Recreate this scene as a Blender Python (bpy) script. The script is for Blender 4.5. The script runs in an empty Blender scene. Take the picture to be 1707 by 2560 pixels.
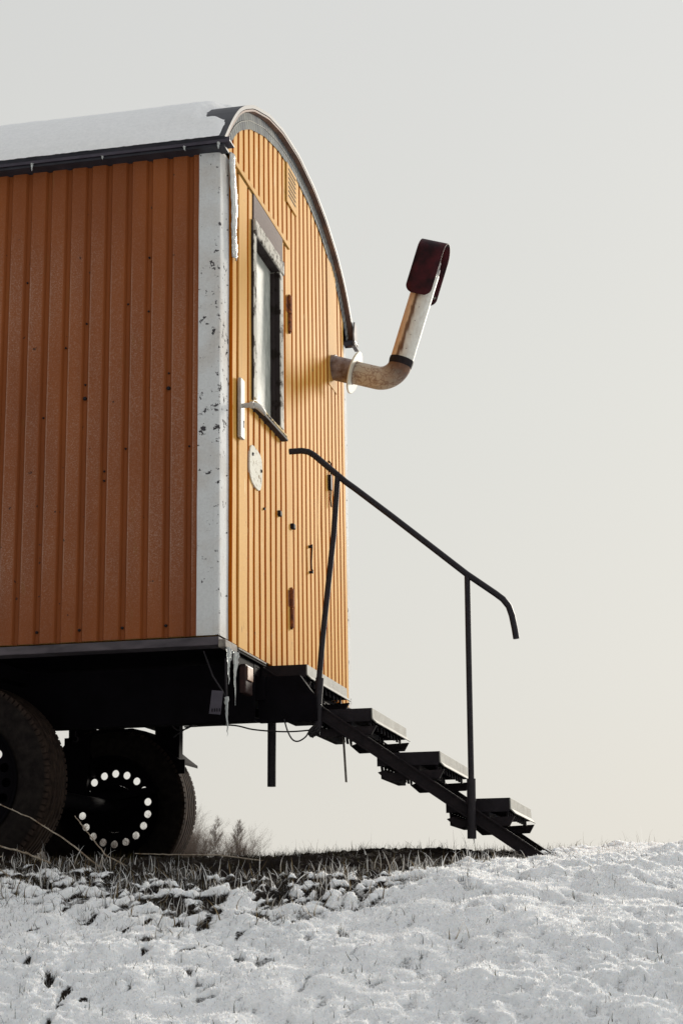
import bpy, bmesh, math, random
import numpy as np
from mathutils import Vector, Matrix

random.seed(7)
rng = np.random.default_rng(11)
scn = bpy.context.scene
COL = scn.collection

# ------------------------------------------------------------------ helpers
class MB:
    """collects shapes for ONE mesh"""
    def __init__(s): s.v = []; s.f = []; s.sm = []; s.a = []
    def add(s, vs, fs, smooth=False, att=None):
        o = len(s.v); s.v += [tuple(p) for p in vs]
        s.f += [tuple(i + o for i in f) for f in fs]; s.sm += [smooth] * len(fs)
        s.a += list(att) if att is not None else [0.0] * len(vs)
        return s
    def box(s, x0, x1, y0, y1, z0, z1, rot=None, c=None):
        vs = [Vector((x, y, z)) for x in (x0, x1) for y in (y0, y1) for z in (z0, z1)]
        if rot is not None:
            cc = Vector(c) if c else Vector(((x0 + x1) / 2, (y0 + y1) / 2, (z0 + z1) / 2))
            vs = [cc + rot @ (p - cc) for p in vs]
        return s.add(vs, [(0, 1, 3, 2), (4, 6, 7, 5), (0, 4, 5, 1), (2, 3, 7, 6), (0, 2, 6, 4), (1, 5, 7, 3)])
    def prism(s, poly, axis, a0, a1, smooth=False):
        """poly: 2D outline (in the two other axes, cyclic order) extruded along axis"""
        n = len(poly)
        def P(u, w, a):
            return {'x': (a, u, w), 'y': (u, a, w), 'z': (u, w, a)}[axis]
        vs = [P(u, w, a0) for u, w in poly] + [P(u, w, a1) for u, w in poly]
        fs = [tuple(range(n))[::-1], tuple(range(n, 2 * n))]
        fs += [(i, (i + 1) % n, n + (i + 1) % n, n + i) for i in range(n)]
        return s.add(vs, fs, smooth)
    def tube(s, path, r, n=12, cap=True, smooth=True):
        path = [Vector(p) for p in path]; m = len(path)
        rs = r if isinstance(r, (list, tuple)) else [r] * m
        T = []
        for i in range(m):
            t = (path[min(i + 1, m - 1)] - path[max(i - 1, 0)]); T.append(t.normalized())
        u = T[0].orthogonal().normalized(); vs = []
        for i in range(m):
            u = (u - T[i] * u.dot(T[i])).normalized(); w = T[i].cross(u)
            for k in range(n):
                a = 2 * math.pi * k / n
                vs.append(path[i] + (u * math.cos(a) + w * math.sin(a)) * rs[i])
        fs = [(i * n + k, i * n + (k + 1) % n, (i + 1) * n + (k + 1) % n, (i + 1) * n + k) for i in range(m - 1) for k in range(n)]
        s.add(vs, fs, smooth)
        if cap:
            s.add(vs[:n], [tuple(range(n))[::-1]]); s.add(vs[-n:], [tuple(range(n))])
        return s
    def lathe(s, prof, n=48, axis='y', closed=False, c=(0, 0, 0), smooth=True):
        """prof: (r, h) pairs"""
        vs = []
        for r, h in prof:
            for k in range(n):
                a = 2 * math.pi * k / n; p = (r * math.cos(a), h, r * math.sin(a))
                if axis == 'x': p = (h, r * math.cos(a), r * math.sin(a))
                vs.append((p[0] + c[0], p[1] + c[1], p[2] + c[2]))
        m = len(prof); R = range(m if closed else m - 1)
        fs = [(i * n + k, i * n + (k + 1) % n, ((i + 1) % m) * n + (k + 1) % n, ((i + 1) % m) * n + k) for i in R for k in range(n)]
        return s.add(vs, fs, smooth)
    def grid(s, P, smooth=False, att=None):
        """P: rows of points"""
        m, n = len(P), len(P[0]); vs = [p for row in P for p in row]
        fs = [(i * n + k, i * n + k + 1, (i + 1) * n + k + 1, (i + 1) * n + k) for i in range(m - 1) for k in range(n - 1)]
        return s.add(vs, fs, smooth, att)

ROOTLOC = {}
def off(o):
    """world position of an object (own chain of plain locations)"""
    p = Vector((0, 0, 0))
    while o is not None:
        p += o.location; o = o.parent
    return p

def obj(name, mb, mat, parent=None, loc=None, bevel=0, att=None, local=False, recalc=True):
    """ONE mesh object; vertices come in world coordinates unless local"""
    me = bpy.data.meshes.new(name)
    base = off(parent) + (Vector(loc) if loc else Vector((0, 0, 0)))
    vs = mb.v if local else [(p[0] - base.x, p[1] - base.y, p[2] - base.z) for p in mb.v]
    me.from_pydata(vs, [], mb.f); me.polygons.foreach_set('use_smooth', mb.sm)
    if att:
        a = me.attributes.new(att, 'FLOAT', 'POINT'); a.data.foreach_set('value', mb.a)
    if recalc:
        b = bmesh.new(); b.from_mesh(me); bmesh.ops.recalc_face_normals(b, faces=b.faces); b.to_mesh(me); b.free()
    o = bpy.data.objects.new(name, me); COL.objects.link(o)
    if loc: o.location = loc
    o.parent = parent
    if mat: me.materials.append(mat)
    if bevel:
        m = o.modifiers.new('bevel', 'BEVEL'); m.width = bevel; m.segments = 2; m.limit_method = 'ANGLE'; m.angle_limit = math.radians(40)
    return o

def tag(o, label=None, cat=None, group=None, kind=None):
    if label: o['label'] = label
    if cat: o['category'] = cat
    if group: o['group'] = group
    if kind: o['kind'] = kind
    return o

def empty(name, loc):
    o = bpy.data.objects.new(name, None); COL.objects.link(o); o.location = loc; o.empty_display_size = .1
    return o

def copy_tree(o, parent=None):
    c = o.copy(); COL.objects.link(c); c.parent = parent
    for ch in list(o.children): copy_tree(ch, c)
    return c

# ------------------------------------------------------------------ value noise
def _h(ix, iy, seed):
    h = (ix.astype(np.int64) * 374761393 + iy.astype(np.int64) * 668265263 + seed * 982451653) & 0xFFFFFFFF
    h = ((h ^ (h >> 13)) * 1274126177) & 0xFFFFFFFF
    h = ((h ^ (h >> 16)) * 2246822519) & 0xFFFFFFFF
    return ((h ^ (h >> 15)) & 0xFFFFFF) / float(0xFFFFFF)
def gn(x, y, seed=0):
    """gradient noise about -0.7..0.7"""
    x = np.asarray(x, float); y = np.asarray(y, float)
    x, y = x * .8 - y * .6, x * .6 + y * .8
    ix, iy = np.floor(x), np.floor(y); fx, fy = x - ix, y - iy
    def g(dx, dy):
        a = _h(ix + dx, iy + dy, seed) * 2 * np.pi
        return np.cos(a) * (fx - dx) + np.sin(a) * (fy - dy)
    u = fx * fx * fx * (fx * (fx * 6 - 15) + 10); v = fy * fy * fy * (fy * (fy * 6 - 15) + 10)
    return (g(0, 0) * (1 - u) + g(1, 0) * u) * (1 - v) + (g(0, 1) * (1 - u) + g(1, 1) * u) * v
def ss(a, b, x):
    t = np.clip((x - a) / (b - a), 0, 1); return t * t * (3 - 2 * t)

# ------------------------------------------------------------------ materials
def new_mat(name):
    m = bpy.data.materials.new(name); m.use_nodes = True
    nt = m.node_tree; nt.nodes.clear()
    out = nt.nodes.new('ShaderNodeOutputMaterial'); b = nt.nodes.new('ShaderNodeBsdfPrincipled')
    nt.links.new(b.outputs[0], out.inputs[0])
    tc = nt.nodes.new('ShaderNodeTexCoord')
    return m, nt, b, tc
def N(nt, t, **kw):
    n = nt.nodes.new(t)
    for k, v in kw.items(): setattr(n, k, v)
    return n
def noise(nt, tc, scale, detail=4, rough=.55, stretch=None, coord='Object', dist=0):
    n = N(nt, 'ShaderNodeTexNoise'); n.inputs['Scale'].default_value = scale; n.inputs['Detail'].default_value = detail
    n.inputs['Roughness'].default_value = rough; n.inputs['Distortion'].default_value = dist
    src = tc.outputs[coord]
    if stretch:
        mp = N(nt, 'ShaderNodeMapping'); mp.inputs['Scale'].default_value = stretch
        nt.links.new(src, mp.inputs[0]); src = mp.outputs[0]
    nt.links.new(src, n.inputs['Vector']); return n.outputs['Fac']
def ramp(nt, fac, stops, interp='LINEAR'):
    r = N(nt, 'ShaderNodeValToRGB'); r.color_ramp.interpolation = interp
    e = r.color_ramp.elements
    while len(e) < len(stops): e.new(.5)
    for i, (p, c) in enumerate(stops):
        e[i].position = p; c = (c, c, c) if isinstance(c, (int, float)) else c; e[i].color = (*c[:3], 1)
    nt.links.new(fac, r.inputs[0]); return r.outputs[0]
def mixc(nt, fac, a, b, mode='MIX'):
    m = N(nt, 'ShaderNodeMix', data_type='RGBA', blend_type=mode)
    for i, x in ((0, fac), (6, a), (7, b)):
        if hasattr(x, 'links'): nt.links.new(x, m.inputs[i])
        elif i == 0: m.inputs[0].default_value = x
        else: m.inputs[i].default_value = (*x[:3], 1)
    return m.outputs[2]
def mth(nt, op, a, b=None, clamp=False):
    m = N(nt, 'ShaderNodeMath', operation=op); m.use_clamp = clamp
    for i, x in enumerate((a, b)):
        if x is None: continue
        if hasattr(x, 'links'): nt.links.new(x, m.inputs[i])
        else: m.inputs[i].default_value = x
    return m.outputs[0]
def bump(nt, b, h, strength=.3, dist=.002):
    n = N(nt, 'ShaderNodeBump'); n.inputs['Strength'].default_value = strength; n.inputs['Distance'].default_value = dist
    nt.links.new(h, n.inputs['Height']); nt.links.new(n.outputs[0], b.inputs['Normal'])
def setc(nt, b, c, rough=.6, metal=0, spec=.3):
    if hasattr(c, 'links'): nt.links.new(c, b.inputs['Base Color'])
    else: b.inputs['Base Color'].default_value = (*c, 1)
    if hasattr(rough, 'links'): nt.links.new(rough, b.inputs['Roughness'])
    else: b.inputs['Roughness'].default_value = rough
    b.inputs['Metallic'].default_value = metal; b.inputs['Specular IOR Level'].default_value = spec

def worn(name, base, dark, scale=18, rough=.6, lo=.35, hi=.7, metal=0, bmp=.2, stretch=None, spec=.3):
    m, nt, b, tc = new_mat(name)
    n = noise(nt, tc, scale, 6, .6, stretch)
    setc(nt, b, ramp(nt, n, [(lo, dark), (hi, base)]), rough, metal, spec)
    bump(nt, b, noise(nt, tc, scale * 8, 3), bmp, .001)
    return m

def mat_orange():
    m, nt, b, tc = new_mat('frosted_orange_paint')
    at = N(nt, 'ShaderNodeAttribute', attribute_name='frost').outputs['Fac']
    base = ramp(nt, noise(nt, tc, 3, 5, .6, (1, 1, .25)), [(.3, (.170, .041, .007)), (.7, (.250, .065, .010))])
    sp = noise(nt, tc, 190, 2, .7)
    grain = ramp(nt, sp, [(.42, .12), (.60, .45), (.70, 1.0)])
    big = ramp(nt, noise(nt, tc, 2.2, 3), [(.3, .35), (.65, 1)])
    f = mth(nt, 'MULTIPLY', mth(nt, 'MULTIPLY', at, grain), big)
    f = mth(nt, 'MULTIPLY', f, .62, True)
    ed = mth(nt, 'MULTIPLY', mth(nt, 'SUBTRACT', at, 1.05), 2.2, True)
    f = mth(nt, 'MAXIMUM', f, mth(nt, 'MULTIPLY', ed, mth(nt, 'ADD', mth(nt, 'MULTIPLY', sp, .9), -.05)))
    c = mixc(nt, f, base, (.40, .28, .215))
    # green-yellow algae blush and dark chips
    al = ramp(nt, noise(nt, tc, 5, 4, .6, (3, 3, .7)), [(.63, 0), (.8, .35)])
    c = mixc(nt, al, c, (.16, .11, .02))
    ch = ramp(nt, noise(nt, tc, 26, 2, .5), [(.735, 0), (.75, .8)])
    c = mixc(nt, ch, c, (.03, .015, .012))
    setc(nt, b, c, .62, 0, .25); bump(nt, b, sp, .5, .0012)
    return m
def mat_yellow(name='yellow_paint', k=1.0, grooves=True):
    m, nt, b, tc = new_mat(name)
    n1 = noise(nt, tc, 2.0, 5, .6, (1, 1, .3))
    base = ramp(nt, n1, [(.3, (.54 * k, .290 * k, .068 * k)), (.7, (.63 * k, .360 * k, .104 * k))])
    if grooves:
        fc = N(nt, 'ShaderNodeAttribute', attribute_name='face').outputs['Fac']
        base = mixc(nt, fc, (.44, .125, .006), base)  # rib flanks and recesses painted deeper orange, standing in for their shade
    st = noise(nt, tc, 22, 5, .65, (1, 1, .06))
    c = mixc(nt, ramp(nt, st, [(.55, 0), (.72, .45)]), base, (.36 * k, .19 * k, .04 * k))
    sc = noise(nt, tc, 48, 3, .6, (1, 1, .35))
    c = mixc(nt, ramp(nt, sc, [(.70, 0), (.73, .75)]), c, (.16, .08, .025))
    pale = noise(nt, tc, 33, 2, .5, (1, 1, .2))
    c = mixc(nt, ramp(nt, pale, [(.68, 0), (.74, .6)]), c, (.72, .58, .33))
    setc(nt, b, c, .70, 0, .03); bump(nt, b, noise(nt, tc, 14, 3), .25, .003)
    return m
def mat_peel(name, paint, under, cut=.60, scale=16, rough=.6, stain=(.36, .27, .2), rag=.02):
    m, nt, b, tc = new_mat(name)
    n0 = noise(nt, tc, 4, 5, .65)
    c = mixc(nt, ramp(nt, n0, [(.45, 0), (.75, .7)]), paint, stain)
    n1 = noise(nt, tc, scale, 5, .68)
    chp = N(nt, 'ShaderNodeAttribute', attribute_name='chip').outputs['Fac']
    band = ramp(nt, noise(nt, tc, 2.4, 2), [(.42, 0), (.62, .07)])
    n1 = mth(nt, 'ADD', n1, mth(nt, 'ADD', mth(nt, 'MULTIPLY', chp, .055), mth(nt, 'SUBTRACT', band, .03)))
    k = ramp(nt, n1, [(cut, 0), (cut + rag, 1)])
    c = mixc(nt, k, c, under)
    n2 = noise(nt, tc, scale * 2.3, 3, .6, (.35, .35, 4.5)); k2 = ramp(nt, n2, [(cut + .09, 0), (cut + .1, .9)])
    c = mixc(nt, k2, c, under)
    fine = noise(nt, tc, 120, 2); c = mixc(nt, ramp(nt, fine, [(.3, .14), (.6, 0)]), c, (.2, .2, .2))
    setc(nt, b, c, .8, 0, .03); bump(nt, b, n1, .3, .002)
    return m
def mat_wood_old(name, paint, under, cut):
    m, nt, b, tc = new_mat(name)
    n1 = noise(nt, tc, 15, 6, .7); k = ramp(nt, n1, [(cut, 0), (cut + .06, 1)])
    gr = noise(nt, tc, 60, 4, .6, (1, .15, 1))
    u = mixc(nt, gr, under, (.02, .014, .01))
    c = mixc(nt, k, paint, u)
    setc(nt, b, c, .8, 0, .15); bump(nt, b, n1, .6, .004)
    return m

M = {}
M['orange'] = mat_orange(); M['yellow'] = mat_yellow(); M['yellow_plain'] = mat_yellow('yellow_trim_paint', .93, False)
M['peel'] = mat_peel('peeling_white_paint', (.62, .63, .63), (.05, .045, .05), .63, 27, stain=(.46, .40, .34))
M['gutter'] = worn('dark_gutter_metal', (.075, .066, .085), (.042, .036, .05), 9, .5)
M['roof'] = worn('tarred_roof_felt', (.035, .035, .045), (.018, .018, .024), 14, .6)
M['soffit'] = worn('rusty_soffit', (.22, .115, .07), (.075, .05, .045), 7, .7, .3, .75)
M['zinc'] = worn('dull_zinc', (.27, .26, .26), (.10, .09, .10), 9, .7, .3, .6, 0, spec=.1)
M['mesh'] = worn('galvanised_strip', (.27, .28, .26), (.10, .11, .13), 8, .8, .3, .7, 0, spec=.05)
M['black'] = worn('black_underframe_paint', (.006, .005, .007), (.0035, .003, .004), 12, .8, spec=.04)
M['steel'] = worn('dark_tube_steel', (.020, .016, .021), (.010, .008, .011), 40, .55, spec=.25)
M['rustdark'] = worn('dark_rusty_steel', (.022, .016, .018), (.010, .008, .010), 30, .7, spec=.15)
M['tread_metal'] = worn('galvanised_tread', (.36, .36, .33), (.22, .21, .19), 14, .7, .3, .7, 0, spec=.1)
M['tread_side'] = worn('shaded_tread_side', (.020, .016, .020), (.010, .008, .010), 20, .7, spec=.15)  # dark version of the tread metal, shade painted into its colour
M['sill'] = worn('weathered_sill', (.10, .085, .095), (.04, .034, .04), 25, .75, stretch=(.3, .3, 1))
M['sill_pale'] = worn('pale_weathered_wood', (.30, .27, .23), (.10, .08, .07), 40, .8)
M['board'] = worn('brown_board', (.135, .095, .082), (.085, .06, .055), 120, .85, .35, .65)
M['frame'] = mat_wood_old('flaking_white_wood', (.46, .44, .385), (.11, .092, .072), .50)
M['frame_shade'] = mat_wood_old('rotten_shaded_wood', (.035, .027, .027), (.015, .010, .010), .5)  # dark version of the frame wood, shade painted into its colour
M['sillwood'] = mat_wood_old('flaking_yellow_wood', (.58, .43, .20), (.05, .032, .025), .50)
M['alu'] = worn('satin_aluminium', (.52, .50, .46), (.40, .38, .35), 30, .55, .3, .7, 0, spec=.15)
M['shield'] = mat_peel('flaked_white_plate', (.70, .68, .60), (.22, .16, .09), .58, 24, .7, (.5, .45, .33), .05)
M['rust'] = worn('rusty_orange_hinge', (.30, .085, .018), (.06, .018, .010), 60, .8, .35, .65)
M['rubber'] = worn('black_rubber', (.022, .020, .026), (.014, .012, .016), 60, .8, spec=.2)
M['cap'] = worn('maroon_cap_paint', (.062, .009, .014), (.014, .004, .006), 8, .65, .36, .62, spec=.15)
M['cream'] = worn('cream_enamel', (.62, .61, .54), (.52, .49, .40), 10, .5)
M['lens'] = worn('dirty_lamp_lens', (.42, .27, .18), (.14, .05, .02), 45, .5)
M['lampred'] = worn('red_lamp_body', (.030, .007, .005), (.012, .004, .003), 40, .7)
M['cable'] = worn('cable_rubber', (.012, .010, .012), (.008, .007, .008), 40, .6)

def mat_pipe_stub():
    m, nt, b, tc = new_mat('sooty_zinc_pipe')
    sx = N(nt, 'ShaderNodeSeparateXYZ'); nt.links.new(tc.outputs['Object'], sx.inputs[0])
    n = noise(nt, tc, 22, 6, .65)
    c = ramp(nt, n, [(.3, (.10, .055, .04)), (.55, (.24, .20, .20)), (.75, (.36, .34, .35))])
    setc(nt, b, c, .5, .15, .35); bump(nt, b, n, .3, .002); return m
M['stub'] = mat_pipe_stub()
def mat_elbow():
    m, nt, b, tc = new_mat('heat_stained_elbow')
    v = N(nt, 'ShaderNodeTexVoronoi', feature='DISTANCE_TO_EDGE'); v.inputs['Scale'].default_value = 26
    nn = N(nt, 'ShaderNodeTexNoise'); nn.inputs['Scale'].default_value = 14; nt.links.new(tc.outputs['Object'], nn.inputs['Vector'])
    mx = mixc(nt, .16, tc.outputs['Object'], nn.outputs['Color']); nt.links.new(mx, v.inputs['Vector'])
    cells = ramp(nt, v.outputs['Distance'], [(.0, .0), (.10, 1)])
    c = mixc(nt, cells, (.24, .15, .10), (.44, .37, .28))
    g = N(nt, 'ShaderNodeAttribute', attribute_name='soot').outputs['Fac']
    k = mth(nt, 'ADD', g, mth(nt, 'MULTIPLY', mth(nt, 'SUBTRACT', noise(nt, tc, 9, 4), .5), .9), True)
    c = mixc(nt, k, c, ramp(nt, noise(nt, tc, 18, 5), [(.35, (.05, .024, .018)), (.7, (.17, .085, .045))]))
    setc(nt, b, c, .55, .05, .35); return m
M['elbow'] = mat_elbow()
def mat_upright():
    m, nt, b, tc = new_mat('stained_enamel_pipe')
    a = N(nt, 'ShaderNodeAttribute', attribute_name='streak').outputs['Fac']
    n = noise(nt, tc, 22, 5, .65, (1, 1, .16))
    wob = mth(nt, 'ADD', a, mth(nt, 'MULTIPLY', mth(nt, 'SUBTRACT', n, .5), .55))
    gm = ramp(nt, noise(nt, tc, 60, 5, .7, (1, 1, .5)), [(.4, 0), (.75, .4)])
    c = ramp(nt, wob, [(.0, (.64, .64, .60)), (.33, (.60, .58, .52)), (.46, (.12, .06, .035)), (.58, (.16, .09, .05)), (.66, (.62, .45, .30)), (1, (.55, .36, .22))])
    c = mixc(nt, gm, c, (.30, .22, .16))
    setc(nt, b, c, .55, 0, .25); bump(nt, b, n, .2, .002); return m
M['upright'] = mat_upright()
def mat_pane():
    m, nt, b, tc = new_mat('frosted_window_pane')
    n = noise(nt, tc, 34, 6, .7, (1, 1, .45))
    c = ramp(nt, n, [(.3, (.19, .205, .185)), (.5, (.32, .335, .305)), (.72, (.48, .49, .45))])
    setc(nt, b, c, .6, 0, .2); bump(nt, b, n, .3, .002); return m
M['pane'] = mat_pane()
def mat_tyre():
    m, nt, b, tc = new_mat('dusty_tyre_rubber')
    n = noise(nt, tc, 30, 5, .6)
    mp = N(nt, 'ShaderNodeMapping'); mp.inputs['Scale'].default_value = (1, 0, 1); nt.links.new(tc.outputs['Object'], mp.inputs[0])
    ln = N(nt, 'ShaderNodeVectorMath', operation='LENGTH'); nt.links.new(mp.outputs[0], ln.inputs[0])
    tr = ramp(nt, ln.outputs['Value'], [(.383, 0), (.402, 1)])
    c = mixc(nt, tr, ramp(nt, n, [(.35, (.010, .008, .008)), (.7, (.022, .018, .016))]), ramp(nt, n, [(.3, (.016, .011, .010)), (.7, (.050, .034, .026))]))
    setc(nt, b, c, .9, 0, .05); bump(nt, b, noise(nt, tc, 90, 3), .5, .003); return m
M['tyre'] = mat_tyre()
def mat_roof_snow():
    m, nt, b, tc = new_mat('roof_snow')
    n = noise(nt, tc, 60, 5, .7)
    setc(nt, b, ramp(nt, n, [(.3, (.80, .805, .815)), (.7, (.90, .90, .905))]), .9, 0, .05)
    bump(nt, b, noise(nt, tc, 90, 5, .75), .6, .006); return m
M['roof_snow'] = mat_roof_snow()
def mat_ice():
    m, nt, b, tc = new_mat('cloudy_ice')
    setc(nt, b, ramp(nt, noise(nt, tc, 45, 4), [(.3, (.62, .66, .66)), (.7, (.80, .81, .80))]), .18, 0, .5)
    b.inputs['Transmission Weight'].default_value = .45; b.inputs['IOR'].default_value = 1.31
    bump(nt, b, noise(nt, tc, 70, 3), .6, .004); return m
M['ice'] = mat_ice()

def mat_ground():
    m, nt, b, tc = new_mat('snowy_ground')
    a = N(nt, 'ShaderNodeAttribute', attribute_name='snow').outputs['Fac']
    n = noise(nt, tc, 130, 4, .7)
    k = mth(nt, 'ADD', a, mth(nt, 'MULTIPLY', mth(nt, 'SUBTRACT', n, .5), .55))
    k = ramp(nt, k, [(.36, 0), (.60, 1)])
    n2 = noise(nt, tc, 7, 6, .65)
    snow = ramp(nt, noise(nt, tc, 42, 4, .7), [(.3, (.86, .87, .88)), (.65, (.94, .945, .95))])
    soil = ramp(nt, n2, [(.35, (.008, .006, .006)), (.55, (.018, .013, .010)), (.75, (.035, .027, .017))])
    c = mixc(nt, k, soil, snow)
    setc(nt, b, c, .85, 0, .08)
    nt.links.new(mth(nt, 'MULTIPLY', k, .55), b.inputs['Subsurface Weight']); b.inputs['Subsurface Radius'].default_value = (.9, 1, 1.1); b.inputs['Subsurface Scale'].default_value = .012
    h = mth(nt, 'ADD', mth(nt, 'MULTIPLY', n, .6), noise(nt, tc, 330, 3, .7))
    bump(nt, b, h, .8, .006); return m
M['ground'] = mat_ground()
def mat_blades(name, trans=.35):
    m = bpy.data.materials.new(name); m.use_nodes = True; nt = m.node_tree; nt.nodes.clear()
    out = N(nt, 'ShaderNodeOutputMaterial')
    at = N(nt, 'ShaderNodeAttribute', attribute_name='tint')
    d = N(nt, 'ShaderNodeBsdfDiffuse'); t = N(nt, 'ShaderNodeBsdfTranslucent'); mx = N(nt, 'ShaderNodeMixShader')
    mx.inputs[0].default_value = trans
    nt.links.new(at.outputs['Color'], d.inputs[0]); nt.links.new(at.outputs['Color'], t.inputs[0])
    nt.links.new(d.outputs[0], mx.inputs[1]); nt.links.new(t.outputs[0], mx.inputs[2]); nt.links.new(mx.outputs[0], out.inputs[0])
    return m
M['grass'] = mat_blades('frosty_grass'); M['frost'] = mat_blades('hoar_frost', .5)
M['twig'] = worn('hazed_bare_twigs', (.24, .195, .165), (.16, .125, .105), 1, .9, spec=.05)  # distance haze painted into the pale greyish twig colour
M['stalk'] = worn('frosted_dry_stalk', (.42, .37, .30), (.16, .11, .07), 40, .9, .35, .65)
M['leaf'] = worn('dead_leaf', (.34, .19, .08), (.14, .07, .03), 40, .8)

# ------------------------------------------------------------------ wagon
# The wagon's own axes: x = 0 end wall with the door, long side wall at y = 0, floor at z = 0.
W = 2.5; L = 5.6; YC = W / 2
GZ = -.95
wag = empty('construction_wagon', (-2.6, 1.25, GZ))
tag(wag, 'orange corrugated site wagon on wheels with arched snowy roof and stovepipe', 'wagon')

_dy = [0, .33, .6, .87, 1.03, 1.12, 1.22, 1.33]; _z = [2.63, 2.607, 2.553, 2.460, 2.375, 2.312, 2.215, 2.085]
def arch(y): return float(np.interp(abs(y - YC), _dy, _z))
def arch_pts(n=56, o=0.0):
    """smoothed roof outline from near eave to far eave, offset o outward"""
    ys = np.linspace(YC - 1.33, YC + 1.33, 400); zs = np.array([arch(y) for y in ys])
    for _ in range(30): zs[1:-1] = (zs[:-2] + zs[1:-1] * 2 + zs[2:]) / 4
    d = np.concatenate([[0], np.cumsum(np.hypot(np.diff(ys), np.diff(zs)))]); t = np.linspace(0, d[-1], n)
    y = np.interp(t, d, ys); z = np.interp(t, d, zs)
    ty = np.gradient(y); tz = np.gradient(z); l = np.hypot(ty, tz)
    return [(y[i] - tz[i] / l[i] * o, z[i] + ty[i] / l[i] * o) for i in range(n)]
_ap = np.array(arch_pts(300)); 
def roof_z(y): return float(np.interp(y, _ap[:, 0], _ap[:, 1]))

# --- long side wall, trapezoid sheet
def sheet_profile(t0, t1, start, pitch, face, depth, fl=.008):
    """list of (t, height, onface) along a corrugated sheet; a raised face begins at start + k*pitch"""
    pts = []; k0 = int(math.floor((t0 - start) / pitch)) - 1; k1 = int(math.ceil((t1 - start) / pitch)) + 1
    for k in range(k0, k1 + 1):
        s = start + k * pitch
        pts += [(s - fl, 0, 0), (s, depth, 0), (s + .0012, depth, 1.6), (s + .0040, depth, 1.6), (s + .0055, depth, 1), (s + face - .008, depth, .85), (s + face, depth, .15), (s + face + fl, 0, 0)]
    pts.sort(); out = []
    def hh(t):
        return float(np.interp(t, [p[0] for p in pts], [p[1] for p in pts]))
    out.append((t0, hh(t0), 0)); out += [p for p in pts if t0 + .001 < p[0] < t1 - .001]; out.append((t1, hh(t1), 0))
    return out
prof = sheet_profile(-L + .05, -.084, -.1123, .0908, .0605, .013)
mb = MB(); zs = np.linspace(-.003, 2.10, 26); rows = []; att = []
for zz in zs:
    fade = float(ss(0.0, .35, zz) * (1 - ss(1.45, 1.95, zz)))
    row = []
    for t, h, f in prof:
        w = .0022 * float(gn(t * 3.1, zz * 1.3, 3)) + .0012 * float(gn(t * 9, zz * 4, 4))
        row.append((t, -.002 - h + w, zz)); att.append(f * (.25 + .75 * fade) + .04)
    rows.append(row)
mb.grid(rows, False, att)
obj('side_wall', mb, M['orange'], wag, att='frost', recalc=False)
# screws along the side wall, rivets on the trim
def small(name, prof, n, axis, c, parent=None):
    q = MB(); q.lathe(prof, n, axis); base = off(parent or wag)
    return obj(name, q, M['rustdark'], parent or wag, loc=tuple(Vector(c) - base), local=True)
def screw(x, z, r=.005): small('screw', [(0.0001, -.011), (r * .7, -.0105), (r, -.007), (r, .0)], 8, 'y', (x, -.001, z))
for k in range(0, 28, 2):
    x = -.1123 - .0908 * k + .0605 + .014 + .0
    screw(x - .0, .045, .006)
groove = lambda x: -.1123 + .0755 - .0908 * round((-.1123 + .0755 - x) / .0908)
for (x, z) in ((-.335, 1.62), (-.275, 1.38), (-.555, 1.08), (-.365, .79), (-.605, 1.35), (-.24, 1.10), (-.43, 1.42), (-.78, .95), (-.86, 1.56), (-.52, .66), (-.70, 1.25), (-.15, .78), (-.46, .70), (-1.3, 1.0), (-1.8, 1.2)):
    small('screw', [(0.0001, -.008), (.003, -.0075), (.0042, -.005), (.0042, .002)], 8, 'y', (groove(x), -.002, z))
for (x, z) in ((-.59, 1.02), (-.222, 1.035)):
    small('screw', [(0.0001, -.011), (.006, -.010), (.0082, -.006), (.0082, .002)], 10, 'y', (groove(x), -.002, z))
# --- corner trims (angle sheets), near and far
def corner_trim(near):
    mb = MB()
    if near:
        ys = -.015
        P = []
        for i, zz in enumerate(np.linspace(-.004, 2.085, 30)):
            j = .0015 * float(gn(zz * 5, 0, 5)); q = .0015 * float(gn(zz * 6, 3, 6))
            P.append([(-.089 + q, -.001, zz), (-.0885 + q, ys - .005 + j, zz), (-.062, ys - .004 + j, zz), (-.016, ys - .002, zz), (-.004, ys + .001, zz), (.001 + j * .5, ys + .004, zz), (.003 + q * .3, .0, zz), (.004 + j, .113, zz), (.0, .114, zz)])
        mb.grid(P, False, [.3, .25, 0, .35, 1, 1, .35, .2, .5] * 30)
    else:
        mb.box(-.10, .004, W - .11, W + .012, -.004, 2.05)
    return obj('corner_trim', mb, M['peel'], wag, bevel=0 if near else .003, att='chip')
corner_trim(True); corner_trim(False)
# rivets of the near trim
for z in (.12, .38, .62, .9, 1.15, 1.45, 1.7, 1.86, 1.95):
    small('rivet', [(0.0001, -.0195), (.0025, -.0188), (.0032, -.014)], 8, 'y', (-.079, 0, z))
    small('rivet', [(0.0001, .0085), (.0025, .0078), (.0032, .003)], 8, 'x', (0, .085, z + .05))

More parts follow.
